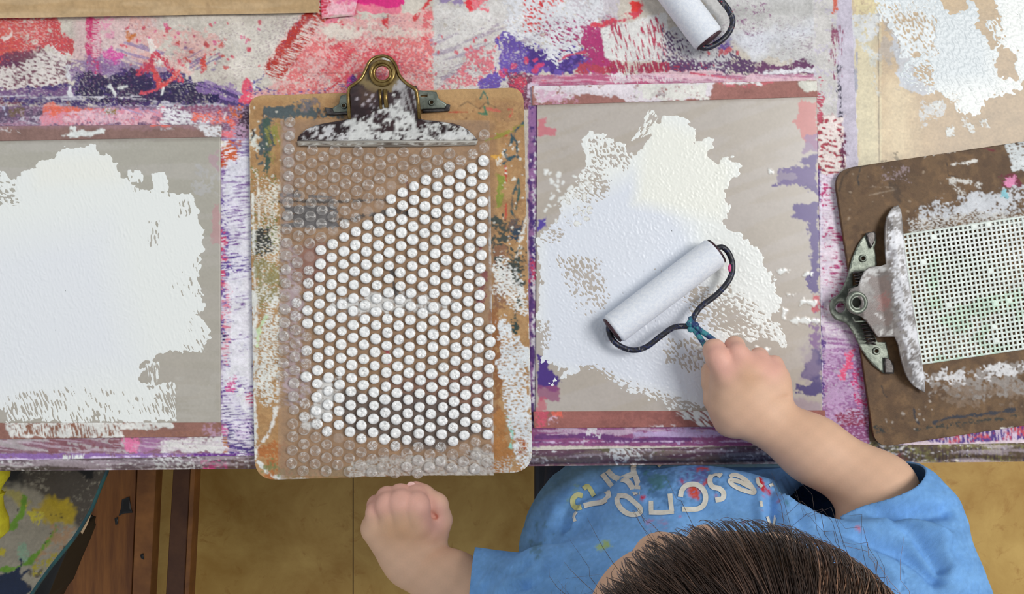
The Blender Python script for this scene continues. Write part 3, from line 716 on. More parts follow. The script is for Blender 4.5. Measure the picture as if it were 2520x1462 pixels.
# purple fringe of paper showing under the right clipboard
cf = Canvas(2130, 1030, 2660, 1110, 2, (92, 66, 140), 12)
cf.rect(2130, 1030, 2660, 1110, (206, 80, 96), cov=.3, sc=8, edge=(0, 3)); cf.rect(2130, 1030, 2660, 1110, (220, 200, 220), cov=.3, tex='slit', sc=4, ang=90, edge=(0, 3), key=3)
cf.line([(2180, 1086), (2330, 1098), (2660, 1080)], 12, (236, 214, 222), edge=(2, 6), wet=.5)
o = patch('paper_strip', cf, 2130, 1040, 2660, 1100, 0.0008, M_PAPER, quad=[(2140, 1040), (2660, 1020), (2660, 1088), (2180, 1096)])
tag(o, 'purple and white painted paper strip poking out below the brown clipboard', 'paper')

# ============================================================ GREY SHEETS
cl = Canvas(-60, 320, 560, 1070, 2, (174, 169, 156), 21); cl.jit = .3
cl.rect(-60, 320, 560, 1070, (186, 180, 172), cov=.5, tex='streak', sc=20, edge=(0, 3), op=.5); cl.rect(-60, 700, 560, 1070, (180, 172, 160), op=.7, soft=200, edge=(0, 3))
cl.rect(480, 400, 536, 480, (186, 184, 184), cov=.7, edge=(8, 12), op=.6); cl.area([(515, 380), (540, 375), (540, 420), (520, 410)], (184, 150, 160), edge=(4, 6), op=.7); cl.rect(524, 500, 542, 600, (196, 140, 146), edge=(4, 9), op=.6)
cl.rect(430, 930, 540, 1040, (186, 180, 170), cov=.5, tex='streak', sc=8, edge=(8, 12), op=.6)
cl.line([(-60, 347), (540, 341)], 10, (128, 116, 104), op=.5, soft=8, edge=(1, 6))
o = patch('acrylic_sheet', cl, -60, 330, 542, 1054, 0.0026, M_SHEET, thick=.0012)
tag(o, 'left grey-beige acrylic sheet, smooth and mostly under white paint, mauve tape along top and bottom', 'sheet')
cr = Canvas(1310, 225, 2040, 1040, 2, (184, 174, 162), 22); cr.jit = .3
cr.rect(1310, 225, 2040, 1040, (192, 184, 178), cov=.5, tex='streak', sc=22, ang=-20, edge=(0, 3), op=.5)
cr.area([(1325, 295), (1345, 288), (1342, 308), (1368, 318), (1366, 332), (1325, 335)], (206, 112, 124), edge=(2, 5), op=.85)
cr.area([(1960, 250), (2010, 250), (2010, 365), (1975, 350), (1965, 320), (1952, 300), (1968, 280)], (200, 112, 110), edge=(4, 7), op=.85); cr.rect(1980, 330, 2012, 375, (140, 110, 150), edge=(4, 7), op=.8)
cr.area([(2012, 380), (1955, 395), (1990, 408), (1908, 420), (1965, 435), (1900, 460), (1950, 452), (1985, 465), (2012, 480)], (80, 58, 128), edge=(4, 6), op=.95); cr.rect(1915, 416, 2012, 456, (104, 84, 138), edge=(3, 6), op=.7)
cr.area([(2014, 500), (1952, 502), (1960, 530), (1950, 534), (1985, 545), (1998, 620), (1990, 700), (2000, 720), (2014, 720)], (78, 58, 128), edge=(4, 6), op=.95); cr.rect(1998, 720, 2016, 860, (120, 74, 140), edge=(5, 8), op=.85, cov=.8); cr.rect(2002, 730, 2018, 770, (200, 60, 76), edge=(4, 5), op=.9)
cr.area([(2020, 850), (2000, 862), (1990, 890), (1975, 925), (1972, 935), (2000, 940), (1965, 950), (1963, 965), (1985, 975), (2025, 970)], (66, 48, 116), edge=(4, 6), op=.97); cr.rect(1975, 860, 2020, 930, (150, 130, 156), op=.5, soft=20, edge=(8, 8))
cr.area([(1325, 540), (1345, 535), (1340, 560), (1325, 565)], (90, 70, 160), edge=(3, 5)); cr.area([(1325, 880), (1350, 885), (1348, 905), (1382, 935), (1370, 960), (1325, 955)], (78, 52, 130), edge=(4, 6)); cr.rect(1325, 950, 1375, 985, (150, 80, 120), edge=(4, 6), op=.8); cr.rect(1322, 980, 1345, 1012, (200, 90, 110), edge=(4, 6), op=.7)
cr.area([(1930, 980), (2020, 990), (2020, 1020), (1940, 1015)], (160, 130, 160), op=.5, soft=12, edge=(5, 8))
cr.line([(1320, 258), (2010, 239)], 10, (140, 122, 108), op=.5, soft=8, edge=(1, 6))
for (x, y, l, w) in ((1925, 668, 32, 8), (1988, 676, 22, 9), (1945, 725, 16, 5), (1990, 745, 40, 14), (1930, 775, 8, 30), (1965, 790, 60, 9), (1895, 420, 4, 4), (2005, 790, 30, 8)):
    cr.area([(x - l / 2, y - w / 2), (x + l / 2, y - w / 3), (x + l / 2, y + w / 2), (x - l / 2, y + w / 3)], WHITE, edge=(3, 5), h=.3, wet=1)
cr.spots(1700, 850, 1900, 900, 40, 1.2, 3.5, WHITE, .95, 2.0, .2); cr.spots(1340, 420, 1460, 560, 50, 1.2, 4, WHITE, .9, 2.2, .2)
cr.line([(1400, 848), (1430, 862), (1480, 866)], 2, (120, 120, 124), edge=(.4, 4), op=.6)
o = patch('acrylic_sheet', cr, 1322, 235, 2016, 1026, 0.0026, M_SHEET, thick=.0012, quad=[(1322, 240), (2010, 226), (2024, 1026), (1318, 1026)])
tag(o, 'right grey-beige acrylic sheet under the roller, with purple and red blots along its right edge', 'sheet')

# ============================================================ MASKING TAPES
M_TAPE = paint_mat('masking_tape', 0.7, 0.3, 0.4, 1800, 0.10, 0.3)
def tape(quad, base, ops, label, seed, z=0.0030):
    xs = [q[0] for q in quad]; ys = [q[1] for q in quad]
    c = Canvas(min(xs) - 6, min(ys) - 6, max(xs) + 8, max(ys) + 8, 2, base, seed)
    ops(c)
    c.h += 0.03 * c.gn(5, 2)
    w = max(xs) - min(xs); h = max(ys) - min(ys)
    o = patch('masking_tape', c, 0, 0, w, h, z, M_TAPE, quad=quad, thick=.0002)
    tag(o, label, 'tape'); return o
def t1(c):
    c.rect(-60, 300, 540, 316, (166, 128, 136), op=.7, soft=8, edge=(3, 8)); c.area([(152, 334), (175, 326), (200, 318), (222, 322), (262, 318), (255, 328), (225, 334), (175, 340)], WHITE, edge=(2, 5), h=.5, wet=1)
    c.rect(-20, 316, 48, 324, (214, 206, 206), cov=.35, sc=3, edge=(3, 5)); c.rect(395, 312, 430, 320, (206, 200, 204), cov=.5, sc=4, edge=(3, 5)); c.line([(176, 316), (182, 318)], 5, WHITE, h=.4)
    c.area([(470, 305), (545, 310), (545, 340), (515, 336)], (232, 230, 232), cov=.9, tex='worm', sc=4, edge=(3, 5), h=.3); c.rect(370, 300, 420, 312, (232, 120, 110), cov=.8, edge=(3, 5))
tape([(-60, 311), (545, 306), (545, 337), (-60, 348)], (146, 114, 106), t1, 'brown-mauve masking tape along the top of the left grey sheet, one white paint dab', 31)
def t2(c):
    c.area([(10, 1040), (420, 1036), (432, 1052), (300, 1058), (306, 1076), (25, 1076)], (232, 230, 224), cov=.93, edge=(2, 5), h=.25, wet=.6); c.area([(40, 1044), (300, 1044), (300, 1072), (40, 1074)], (150, 104, 84), cov=.34, tex='slit', sc=3.6, ang=78, edge=(5, 6))
    c.rect(500, 1042, 545, 1072, (196, 160, 186), cov=.5, edge=(6, 8), op=.7); c.rect(300, 1060, 500, 1080, (160, 112, 92), cov=.5, edge=(3, 8), op=.5)
tape([(-60, 1041), (545, 1040), (545, 1074), (-60, 1082)], (152, 108, 96), t2, 'reddish-brown masking tape below the left grey sheet, smeared with streaky white paint', 32)
def t3(c):
    c.area([(1310, 208), (1560, 200), (1760, 200), (1740, 244), (1560, 254), (1500, 240), (1420, 236), (1330, 254), (1310, 240)], (232, 222, 228), cov=.93, edge=(4, 8), h=.15, wet=.4); c.rect(1310, 225, 1420, 262, (214, 160, 186), cov=.6, edge=(6, 8), op=.7); c.area([(1560, 240), (1640, 226), (1660, 232), (1600, 246)], (150, 124, 134), cov=.7, tex='streak', sc=4, edge=(4, 6)); c.rect(1570, 205, 1740, 246, (232, 230, 222), cov=.9, edge=(5, 6))
    c.area([(1765, 200), (1850, 204), (1900, 200), (1850, 214), (1790, 216)], (206, 110, 118), cov=.7, edge=(3, 6)); c.rect(1785, 200, 1870, 208, (238, 236, 236), cov=.9, edge=(3, 6)); c.area([(1960, 200), (2012, 196), (2012, 222), (1985, 226)], (230, 228, 216), edge=(3, 5), h=.3)
tape([(1308, 212), (2010, 198), (2012, 238), (1310, 259)], (166, 114, 106), t3, 'masking tape above the right grey sheet, whitened left half, bare brown right half', 33)
def t4(c):
    c.rect(1320, 1012, 1345, 1052, (206, 92, 110), cov=.7, edge=(4, 7)); c.area([(1350, 1030), (1370, 1022), (1372, 1050), (1352, 1052)], (220, 190, 206), cov=.7, edge=(4, 6)); c.area([(1360, 1010), (1380, 1016), (1384, 1026), (1362, 1024)], (236, 110, 90), edge=(3, 5), op=.8)
    c.area([(1660, 1010), (1760, 1008), (1820, 1046), (1800, 1060), (1730, 1052)], WHITE, cov=.66, tex='slit', sc=4, ang=40, edge=(4, 6), h=.3, wet=.6); c.rect(1590, 1046, 1660, 1052, (224, 214, 216), cov=.7, edge=(2, 5)); c.rect(1480, 1010, 1680, 1052, (140, 88, 84), cov=.5, edge=(4, 10), op=.5)
tape([(1312, 1013), (2030, 1010), (2034, 1048), (1314, 1054)], (162, 104, 96), t4, 'reddish-brown masking tape below the right grey sheet, beneath the painting hand', 34)

# ============================================================ WET PAINT
def make_puddle(name, label, x0, y0, x1, y1, outs, seed, zb, ridges, holes=(), tint=None, base_h=0.28, amp=5, thick=()):
    c = Canvas(x0, y0, x1, y1, 2, WHITE, seed)
    e = 0.7 * c.gn(7, 7, 0, 1) + 0.6 * c.gn(2.6, 2.6, 0, 2)
    sd = np.full(c.shape, -50.0, dtype=np.float32)
    for poly, am in outs:
        sd = np.maximum(sd, polysdf(c.X, c.Y, poly) + am * e)
    hf = np.where(sd > 0, base_h * (1 - np.exp(-np.maximum(sd, 0) / 3.0)) + 0.02, 0.06 * sd)
    rel = .10 * np.exp(-((sd - 6) / 4.0) ** 2) + 0.003 * c.gn(3, 3, 0, 3) + 0.012 * c.gn(14, 14, 0, 4)
    for poly, ang, sc, a, soft in ridges:
        m = np.clip(polysdf(c.X, c.Y, poly) / soft, 0, 1)
        rel = rel + a * m * c.gn(sc * 13, sc, ang, int(ang * 10 + sc) + 100, 1.6)
    for poly, a, w in thick:
        d = polysdf(c.X, c.Y, poly) + 3 * e
        rel = rel + a * np.exp(-(d / w) ** 2) + a * .6 * np.clip(d / 20, 0, 1)
    hf = np.where(sd > 2, np.maximum(hf + rel, .07), hf)
    for poly, cov, tex, sc, ang in holes:
        d = polysdf(c.X, c.Y, poly)
        u = c.tex(tex, sc, ang, int(poly[0][0]) + 7)
        cv = 1 - (1 - cov) * np.clip(d / 14 + 0.5, 0, 1)
        hf = np.minimum(hf, (cv - u) * 0.9)
    hf = np.maximum(hf, -0.25)
    col = np.ones(c.shape + (3,), dtype=np.float32) * lin(WHITE)
    if tint is not None:
        for poly, rgb, soft in tint:
            m = np.clip(polysdf(c.X, c.Y, poly) / soft + .5, 0, 1)[..., None]
            col = col + (lin(rgb) - col) * m
    o = puddle(name, c, hf, x0, y0, x1, y1, zb, M_WET, col)
    tag(o, label, 'paint'); return o
LP = [(-60, 440), (-20, 405), (20, 440), (50, 432), (95, 398), (135, 388), (152, 370), (190, 362), (235, 362), (262, 382), (285, 400), (300, 435), (325, 455), (400, 474), (470, 477), (483, 500), (492, 540), (503, 600), (500, 640), (484, 690), (504, 725), (500, 765), (484, 775), (512, 800), (515, 830), (505, 868), (470, 862), (440, 866), (420, 862), (385, 876), (352, 902), (350, 930), (372, 958), (386, 1000), (388, 1036), (200, 1038), (20, 1037), (10, 1005), (-60, 985)]
make_puddle('wet_paint', 'large spread of thick white paint on the left grey sheet', -60, 350, 530, 1052,
    [(LP, 4), ([(372, 428), (405, 424), (414, 470), (380, 474)], 2), ([(318, 422), (345, 425), (345, 445), (322, 448)], 4), ([(378, 948), (432, 940), (434, 1036), (385, 1038)], 2), ([(356, 895), (395, 890), (390, 945), (360, 950)], 3)], 41, 0.0026,
    [([(30, 410), (300, 410), (320, 560), (340, 700), (60, 660)], 86, 3.2, .20, 30), ([(280, 440), (460, 480), (400, 680), (330, 700)], 68, 3.4, .22, 25), ([(-60, 640), (480, 600), (480, 980), (-60, 980)], 20, 5, .02, 60)],
    holes=[([(325, 425), (372, 425), (376, 472), (330, 468)], .45, 'slit', 3, 80), ([(376, 948), (426, 944), (430, 1036), (380, 1036)], .62, 'slit', 3, 70), ([(358, 900), (392, 896), (388, 945), (362, 945)], .45, 'slit', 3, 80),
           ([(20, 975), (200, 950), (390, 985), (386, 1040), (20, 1040)], .80, 'slit', 3.4, 70), ([(425, 695), (485, 640), (505, 700), (480, 735), (430, 730)], .78, 'slit', 3.5, 75), ([(460, 770), (510, 765), (512, 870), (455, 870)], .80, 'slit', 3.5, 65), ([(440, 495), (470, 495), (470, 525), (440, 535)], .72, 'slit', 3, 80), ([(366, 540), (388, 545), (390, 600), (370, 600)], .7, 'slit', 3, 85), ([(-60, 410), (30, 430), (40, 500), (-60, 520)], .62, 'worm', 5, 20)],
    thick=[([(70, 410), (150, 392), (235, 398), (270, 405), (290, 440), (240, 446), (100, 450)], .12, 3), ([(140, 372), (235, 364), (262, 392), (150, 395)], .10, 3), ([(150, 745), (157, 750), (30, 925), (20, 920)], .08, 3), ([(150, 960), (290, 905), (292, 912), (152, 968)], .07, 3)],
    tint=[([(-60, 600), (260, 560), (330, 900), (-60, 1000)], (233, 235, 238), 120), ([(70, 390), (280, 380), (300, 450), (90, 460)], (240, 240, 232), 40)])
RPt = [(1640, 286), (1672, 286), (1696, 298), (1708, 318), (1711, 342), (1735, 342), (1750, 348), (1752, 364), (1742, 374), (1735, 388), (1762, 400), (1775, 392), (1800, 388), (1823, 408), (1818, 428), (1798, 440), (1786, 480), (1795, 510), (1782, 545), (1830, 585), (1880, 635), (1903, 690), (1925, 740), (1925, 762), (1903, 775), (1912, 800), (1936, 850), (1880, 835), (1812, 828), (1790, 850), (1785, 950), (1750, 995), (1700, 1008), (1650, 1004), (1560, 962), (1430, 905), (1390, 930), (1358, 948), (1395, 908), (1328, 892), (1325, 700), (1325, 590), (1375, 540), (1385, 490), (1420, 450), (1442, 405), (1434, 340), (1452, 318), (1490, 332), (1530, 352), (1540, 380), (1560, 388), (1605, 335), (1615, 300)]
make_puddle('wet_paint', 'fan-shaped spread of ridged white paint under the roller on the right grey sheet', 1318, 262, 1950, 1020,
    [(RPt, 5), ([(1556, 345), (1600, 272), (1622, 290), (1600, 330)], 3), ([(1372, 905), (1382, 900), (1362, 955), (1352, 950)], 3)], 42, 0.0026,
    [([(1560, 400), (1640, 300), (1720, 340), (1810, 420), (1780, 540), (1640, 500), (1540, 460)], -52, 5.0, .20, 18), ([(1700, 520), (1790, 540), (1920, 740), (1850, 800), (1800, 650)], 32, 4.6, .20, 18), ([(1330, 560), (1560, 420), (1720, 520), (1700, 620), (1400, 640)], -12, 2.8, .03, 30), ([(1560, 540), (1780, 560), (1720, 620), (1560, 620)], 30, 3.2, .07, 20)],
    holes=[([(1556, 350), (1600, 272), (1622, 290), (1585, 350)], .55, 'slit', 3, -60), ([(1440, 325), (1560, 375), (1540, 420), (1460, 400)], .66, 'worm', 4.5, 60), ([(1385, 480), (1480, 380), (1500, 470), (1400, 560)], .8, 'worm', 4.5, 40), ([(1370, 630), (1480, 640), (1500, 750), (1430, 790), (1400, 740)], .7, 'worm', 5, 60), ([(1325, 790), (1350, 790), (1350, 860), (1325, 860)], .6, 'worm', 4, 60), ([(1700, 700), (1790, 700), (1930, 800), (1930, 850), (1800, 830), (1700, 790)], .66, 'worm', 5, 30), ([(1630, 830), (1740, 830), (1740, 930), (1640, 890)], .52, 'worm', 5, 60), ([(1430, 905), (1460, 900), (1720, 1000), (1640, 1004)], .55, 'worm', 4.5, 30), ([(1325, 560), (1390, 560), (1380, 600), (1325, 600)], .7, 'worm', 4, 0), ([(1600, 660), (1720, 700), (1760, 740), (1700, 760)], .86, 'worm', 4, 40)],
    thick=[([(1640, 288), (1690, 300), (1706, 345), (1660, 380), (1610, 350)], .12, 3), ([(1712, 345), (1748, 348), (1740, 374), (1715, 370)], .15, 3), ([(1765, 400), (1815, 400), (1790, 440), (1770, 520)], .10, 3)],
    tint=[([(1325, 540), (1560, 430), (1700, 560), (1760, 800), (1740, 1000), (1325, 900)], (224, 228, 236), 60), ([(1600, 290), (1720, 330), (1810, 410), (1780, 540), (1560, 500)], (240, 240, 230), 40)])
TP = [(2165, -60), (2310, -60), (2320, 10), (2345, 34), (2360, 28), (2395, -5), (2405, 40), (2410, 60), (2418, 85), (2440, 112), (2462, 128), (2450, 150), (2448, 182), (2500, 196), (2520, 212), (2500, 222), (2450, 234), (2425, 262), (2398, 288), (2372, 290), (2350, 268), (2345, 236), (2300, 228), (2250, 222), (2212, 190), (2232, 145), (2290, 120), (2298, 80), (2272, 36), (2200, 32), (2162, 30)]
make_puddle('wet_paint', 'grey-white paint poured on the bare wood at the top right corner', 2150, -60, 2640, 310,
    [(TP, 5), ([(2440, -60), (2640, -60), (2640, 170), (2540, 196), (2512, 205), (2500, 170), (2505, 140), (2470, 120), (2440, 90), (2428, 50), (2462, 35)], 6)], 43, 0.0003,
    [([(2340, 190), (2520, 190), (2500, 235), (2400, 290), (2350, 270)], 60, 4.0, .10, 10), ([(2470, -60), (2640, -60), (2640, 180), (2510, 200)], 80, 4, .10, 20)],
    holes=[([(2220, 40), (2300, 40), (2300, 130), (2230, 130)], .42, 'worm', 5, 60), ([(2210, 165), (2290, 150), (2300, 230), (2215, 215)], .72, 'worm', 4.5, 30), ([(2160, -60), (2210, -60), (2210, 35), (2160, 35)], .7, 'worm', 5, 20), ([(2430, 30), (2470, 30), (2475, 120), (2430, 100)], .6, 'worm', 5, 60)],
    thick=[([(2350, 205), (2420, 190), (2510, 205), (2420, 262), (2390, 286), (2360, 270)], .14, 3)],
    tint=[([(2150, -60), (2450, -60), (2440, 200), (2150, 230)], (216, 222, 224), 60)])

# kraft paper, top left
ck = Canvas(-60, -60, 800, 60, 3, (198, 168, 128), 51)
ck.rect(-60, -60, 800, 30, (186, 154, 112), op=.75, soft=22, edge=(6, 40)); ck.rect(-60, -60, 800, 60, (206, 178, 140), cov=.4, tex='streak', sc=9, edge=(0, 3), op=.5); ck.line([(510, -60), (512, 30)], 3, (174, 144, 108), op=.6, soft=4)
M_KR = paint_mat('kraft_brown_paper', .7, .4, .3, 1400, .05, .25)
o = patch('kraft_paper', ck, 0, 0, 860, 100, 0.0035, M_KR, quad=[(-60, -60), (784, -60), (786, 31), (-60, 46)], wob=lambda X, Y: 0.0025 * np.clip((Y - 8) / 36, 0, 1) ** 2, step=3, thick=0.0)
tag(o, 'plain kraft brown paper lying over the painted cover at the top left', 'paper')
ct = Canvas(776, -60, 900, 70, 2, (238, 150, 168), 52)
ct.rect(776, -60, 812, 40, (206, 50, 76), cov=.65, tex='worm', sc=4, ang=0, edge=(4, 6)); ct.area([(810, 0), (900, 0), (880, 40), (800, 44)], (242, 188, 198), cov=.7, sc=6, edge=(5, 7)); ct.rect(790, 36, 880, 60, (206, 188, 176), edge=(3, 8), op=.8); ct.rect(830, -60, 900, 6, (232, 110, 160), cov=.85, edge=(4, 6))
o = patch('torn_paper', ct, 0, 0, 100, 100, 0.0026, M_PAPER, quad=[(787, -60), (892, -60), (872, 38), (792, 46)], wob=lambda X, Y: 0.002 * np.exp(-((Y - 34) / 8) ** 2), step=2)
tag(o, 'small torn flap of pink painted paper at the right end of the kraft paper', 'paper')
# ============================================================ FLOOR
def floor_mat():
    m, nt, b = new_mat('vinyl_floor')
    b.inputs['Roughness'].default_value = 0.45; b.inputs['Specular IOR Level'].default_value = 0.3
    n1 = noise_node(nt, 9, 6, 0.65, dist=0.4); n2 = noise_node(nt, 34, 4, 0.7, dist=0.8)
    cr = nt.nodes.new('ShaderNodeValToRGB'); e = cr.color_ramp.elements
    e[0].position = .30; e[0].color = L4((168, 126, 60)); e[1].position = .72; e[1].color = L4((208, 172, 100))
    nt.links.new(n1.outputs['Fac'], cr.inputs['Fac'])
    c2 = nt.nodes.new('ShaderNodeValToRGB'); e = c2.color_ramp.elements
    e[0].position = .57; e[0].color = (0, 0, 0, 1); e[1].position = .70; e[1].color = (.55, .55, .55, 1)
    nt.links.new(n2.outputs['Fac'], c2.inputs['Fac'])
    mx = nt.nodes.new('ShaderNodeMix'); mx.data_type = 'RGBA'; mx.inputs[7].default_value = L4((160, 112, 52))
    nt.links.new(c2.outputs['Color'], mx.inputs[0]); nt.links.new(cr.outputs['Color'], mx.inputs[6])
    tc = nt.nodes.new('ShaderNodeTexCoord'); sx = nt.nodes.new('ShaderNodeSeparateXYZ'); nt.links.new(tc.outputs['Object'], sx.inputs[0])
    cmp_ = nt.nodes.new('ShaderNodeMath'); cmp_.operation = 'COMPARE'; cmp_.inputs[1].default_value = W(869, 1300, FLOOR_Z).x; cmp_.inputs[2].default_value = 0.0008
    nt.links.new(sx.outputs['X'], cmp_.inputs[0])
    m2 = nt.nodes.new('ShaderNodeMix'); m2.data_type = 'RGBA'; m2.inputs[7].default_value = L4((84, 56, 24))
    nt.links.new(cmp_.outputs[0], m2.inputs[0]); nt.links.new(mx.outputs[2], m2.inputs[6]); nt.links.new(m2.outputs[2], b.inputs['Base Color'])
    return m
bm = bmesh.new(); box(bm, (-2.2, -2.2, FLOOR_Z - 0.05), (2.2, 2.2, FLOOR_Z))
fl = bm_obj('floor', bm, floor_mat(), None, False); tag(fl, 'mottled tan vinyl floor with one dark tile seam', 'floor', kind='structure')

# ============================================================ BENCH, BOARD, YELLOW CLOTH
M_WD = solid_mat('dark_stained_wood', (130, 82, 38), .5, 0, (94, 54, 24), 9, .15, .4)
for nn in M_WD.node_tree.nodes:
    if nn.type == 'TEX_NOISE':
        mp = M_WD.node_tree.nodes.new('ShaderNodeMapping'); mp.inputs['Scale'].default_value = (6, .5, 1)
        tc = M_WD.node_tree.nodes.new('ShaderNodeTexCoord'); M_WD.node_tree.links.new(tc.outputs['Object'], mp.inputs[0]); M_WD.node_tree.links.new(mp.outputs[0], nn.inputs['Vector'])
M_WD2 = solid_mat('light_stained_wood', (146, 96, 50), .5, 0, (112, 70, 36), 12, .1, .4)
M_WD3 = solid_mat('brown_stained_wood', (92, 58, 36), .5, 0, (72, 42, 26), 12, .1, .4)
M_BLK = solid_mat('black_plastic', (20, 19, 20), .5, 0, (14, 13, 14), 20)
bench = empty('wooden_bench', W(300, 1300, FLOOR_Z)); tag(bench, 'brown stained wooden bench with separate lengthwise slats, under the lower left table edge', 'bench')
BZ = -0.34
for q, m in (([(100, 1020), (340, 1020), (310, 1760), (0, 1760)], M_WD), ([(343, 1020), (390, 1020), (354, 1760), (312, 1760)], M_WD2), ([(434, 1020), (474, 1020), (437, 1760), (390, 1760)], M_WD3), ([(475, 1020), (486, 1020), (450, 1760), (438, 1760)], M_WD2)):
    bm = bmesh.new(); T = [bm.verts.new(W(x, y, BZ)) for x, y in q]; B = [bm.verts.new(v.co - Vector((0, 0, .022))) for v in T]
    bm.faces.new(T); bm.faces.new(B[::-1])
    for i in range(4): bm.faces.new((T[i], T[(i + 1) % 4], B[(i + 1) % 4], B[i]))
    bmesh.ops.bevel(bm, geom=list(bm.edges), offset=.001, segments=1, affect='EDGES')
    bm_obj('slat', bm, m, bench, False)
for y in (1080, 1730):
    a = W(60, y, BZ); b_ = W(440, y, BZ); bm = bmesh.new(); box(bm, (a.x, a.y - .02, BZ - .06), (b_.x, a.y + .02, BZ - .0225), .002); bm_obj('crossbar', bm, M_WD3, bench, False)
    for x in (a.x + .02, b_.x - .04):
        bm = bmesh.new(); box(bm, (x - .018, a.y - .018, FLOOR_Z), (x + .018, a.y + .018, BZ - .0605), .002); bm_obj('leg', bm, M_WD3, bench, False)
# paint drips on the bench
cb = Canvas(240, 1150, 360, 1400, 2, (110, 66, 32), 61)
for p in ([(300, 1230), (318, 1222), (322, 1250), (326, 1262), (305, 1264), (292, 1270), (298, 1250)], [(345, 1366), (352, 1362), (354, 1378), (347, 1374)], [(282, 1276), (290, 1272), (290, 1290), (284, 1292)]):
    o = plate('paint_drip', p, [], lambda x, y: BZ + .0012 + 0 * x, .001, M_BLK, bench, 6)

cs = Canvas(-80, 1060, 300, 1500, 2, (166, 158, 140), 62)
cs.area([(-80, 1060), (300, 1060), (300, 1300), (190, 1310), (40, 1170), (-80, 1160)], (72, 62, 54), cov=.96, op=.9, soft=24, edge=(8, 20))  # table shadow painted diagonally across the board's upper part
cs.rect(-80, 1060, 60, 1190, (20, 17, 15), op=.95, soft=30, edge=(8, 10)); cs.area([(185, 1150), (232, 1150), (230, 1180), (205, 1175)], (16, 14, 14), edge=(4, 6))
cs.area([(120, 1225), (165, 1230), (182, 1250), (180, 1290), (160, 1296), (110, 1278), (90, 1255)], (196, 168, 30), op=.92, soft=12, edge=(6, 10)); cs.area([(5, 1195), (50, 1210), (80, 1240), (60, 1250), (10, 1215)], (196, 182, 60), op=.6, soft=10, edge=(5, 8)); cs.area([(60, 1240), (100, 1270), (80, 1290), (64, 1270)], (214, 200, 70), cov=.6, edge=(6, 8))
cs.line([(60, 1225), (52, 1265), (34, 1290), (4, 1308), (-20, 1320)], 11, (120, 166, 50), edge=(3, 6), h=.5, wet=.6); cs.line([(140, 1290), (125, 1325), (100, 1355), (72, 1382), (40, 1400), (-20, 1402)], 11, (112, 160, 44), edge=(3, 6), h=.5, wet=.6)
cs.area([(130, 1300), (190, 1300), (150, 1350), (110, 1370), (80, 1385), (110, 1340)], (186, 146, 108), cov=.8, sc=9, edge=(6, 8), op=.8); cs.area([(70, 1395), (140, 1365), (130, 1390), (90, 1420)], (184, 170, 60), cov=.7, edge=(6, 8)); cs.area([(45, 1340), (60, 1335), (72, 1360), (60, 1385), (50, 1375)], (150, 178, 150), cov=.9, edge=(4, 6)); cs.area([(-10, 1350), (18, 1352), (10, 1370), (-10, 1372)], (206, 190, 50), edge=(4, 6))
cs.area([(-80, 1408), (20, 1414), (45, 1398), (52, 1378), (58, 1390), (48, 1415), (66, 1398), (74, 1405), (50, 1425), (78, 1440), (76, 1448), (60, 1480), (-80, 1500)], (28, 42, 72), edge=(3, 6), h=.8, wet=1)
cs.spots(0, 1220, 180, 1420, 12, 1, 3, (40, 44, 36), .9); cs.spots(70, 1400, 120, 1450, 10, 2, 5, (90, 80, 70), .8)
splash = empty('splattered_board', W(60, 1300, FLOOR_Z)); tag(splash, 'curved white board splattered with green, yellow and navy paint, at the lower left corner', 'board')
arc = [(262, 1100), (259, 1160), (248, 1185), (238, 1210), (222, 1250), (208, 1275), (193, 1300), (177, 1324), (159, 1347), (123, 1391), (98, 1425), (75, 1459), (40, 1500)]
SZ = -0.13
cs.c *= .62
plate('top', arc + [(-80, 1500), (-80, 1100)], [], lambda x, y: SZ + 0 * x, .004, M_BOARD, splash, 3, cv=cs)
bm = bmesh.new(); tube(bm, [W(x + 2, y + 1, SZ - .003) for x, y in arc], .0028, 8); bm_obj('rim', bm, solid_mat('teal_paint', (30, 84, 84), .4, 0, (20, 56, 66), 40), splash)
bm = bmesh.new()
pr = [W(x, y, SZ - .02) for x, y in [(188, 1285), (176, 1325), (160, 1365), (140, 1410), (118, 1465), (90, 1520), (-260, 1520), (-260, 1262)]]
T = [bm.verts.new(p) for p in pr]; B = [bm.verts.new(Vector((p.x, p.y, SZ - .07))) for p in pr]; bm.faces.new(T); bm.faces.new(B[::-1])
for i in range(len(T)): bm.faces.new((T[i], T[(i + 1) % len(T)], B[(i + 1) % len(T)], B[i]))
bmesh.ops.bevel(bm, geom=list(bm.edges), offset=.006, segments=2, affect='EDGES'); bm_obj('dark_base', bm, M_BLK, splash)
bm = bmesh.new(); a = W(0, 1400, SZ - .1); box(bm, (a.x - .13, a.y - .05, FLOOR_Z), (a.x - .09, a.y - .01, SZ - .0705), .003); bm_obj('post', bm, M_BLK, splash)
o = plate('paper_scrap', [(222, 1252), (227, 1256), (215, 1290), (202, 1315), (194, 1303), (206, 1282)], [], lambda x, y: SZ - .008 + 0 * x, .001, solid_mat('scrap_paper', (206, 176, 140), .8), splash, 4)
bm = bmesh.new(); pts = [W(-48 + 8 * math.sin(i * .9), 1140 + i * 15, SZ + .055) for i in range(14)]
tube(bm, pts, [.020 + .003 * math.sin(i * 1.4) - (.006 if i in (0, 13) else 0) for i in range(14)], 20)
o = bm_obj('yellow_smock_sleeve', bm, solid_mat('yellow_cloth', (206, 200, 40), .7, 0, (178, 168, 34), 30, .5))
tag(o, 'sliver of a bright yellow smock sleeve at the lower left edge', 'sleeve')

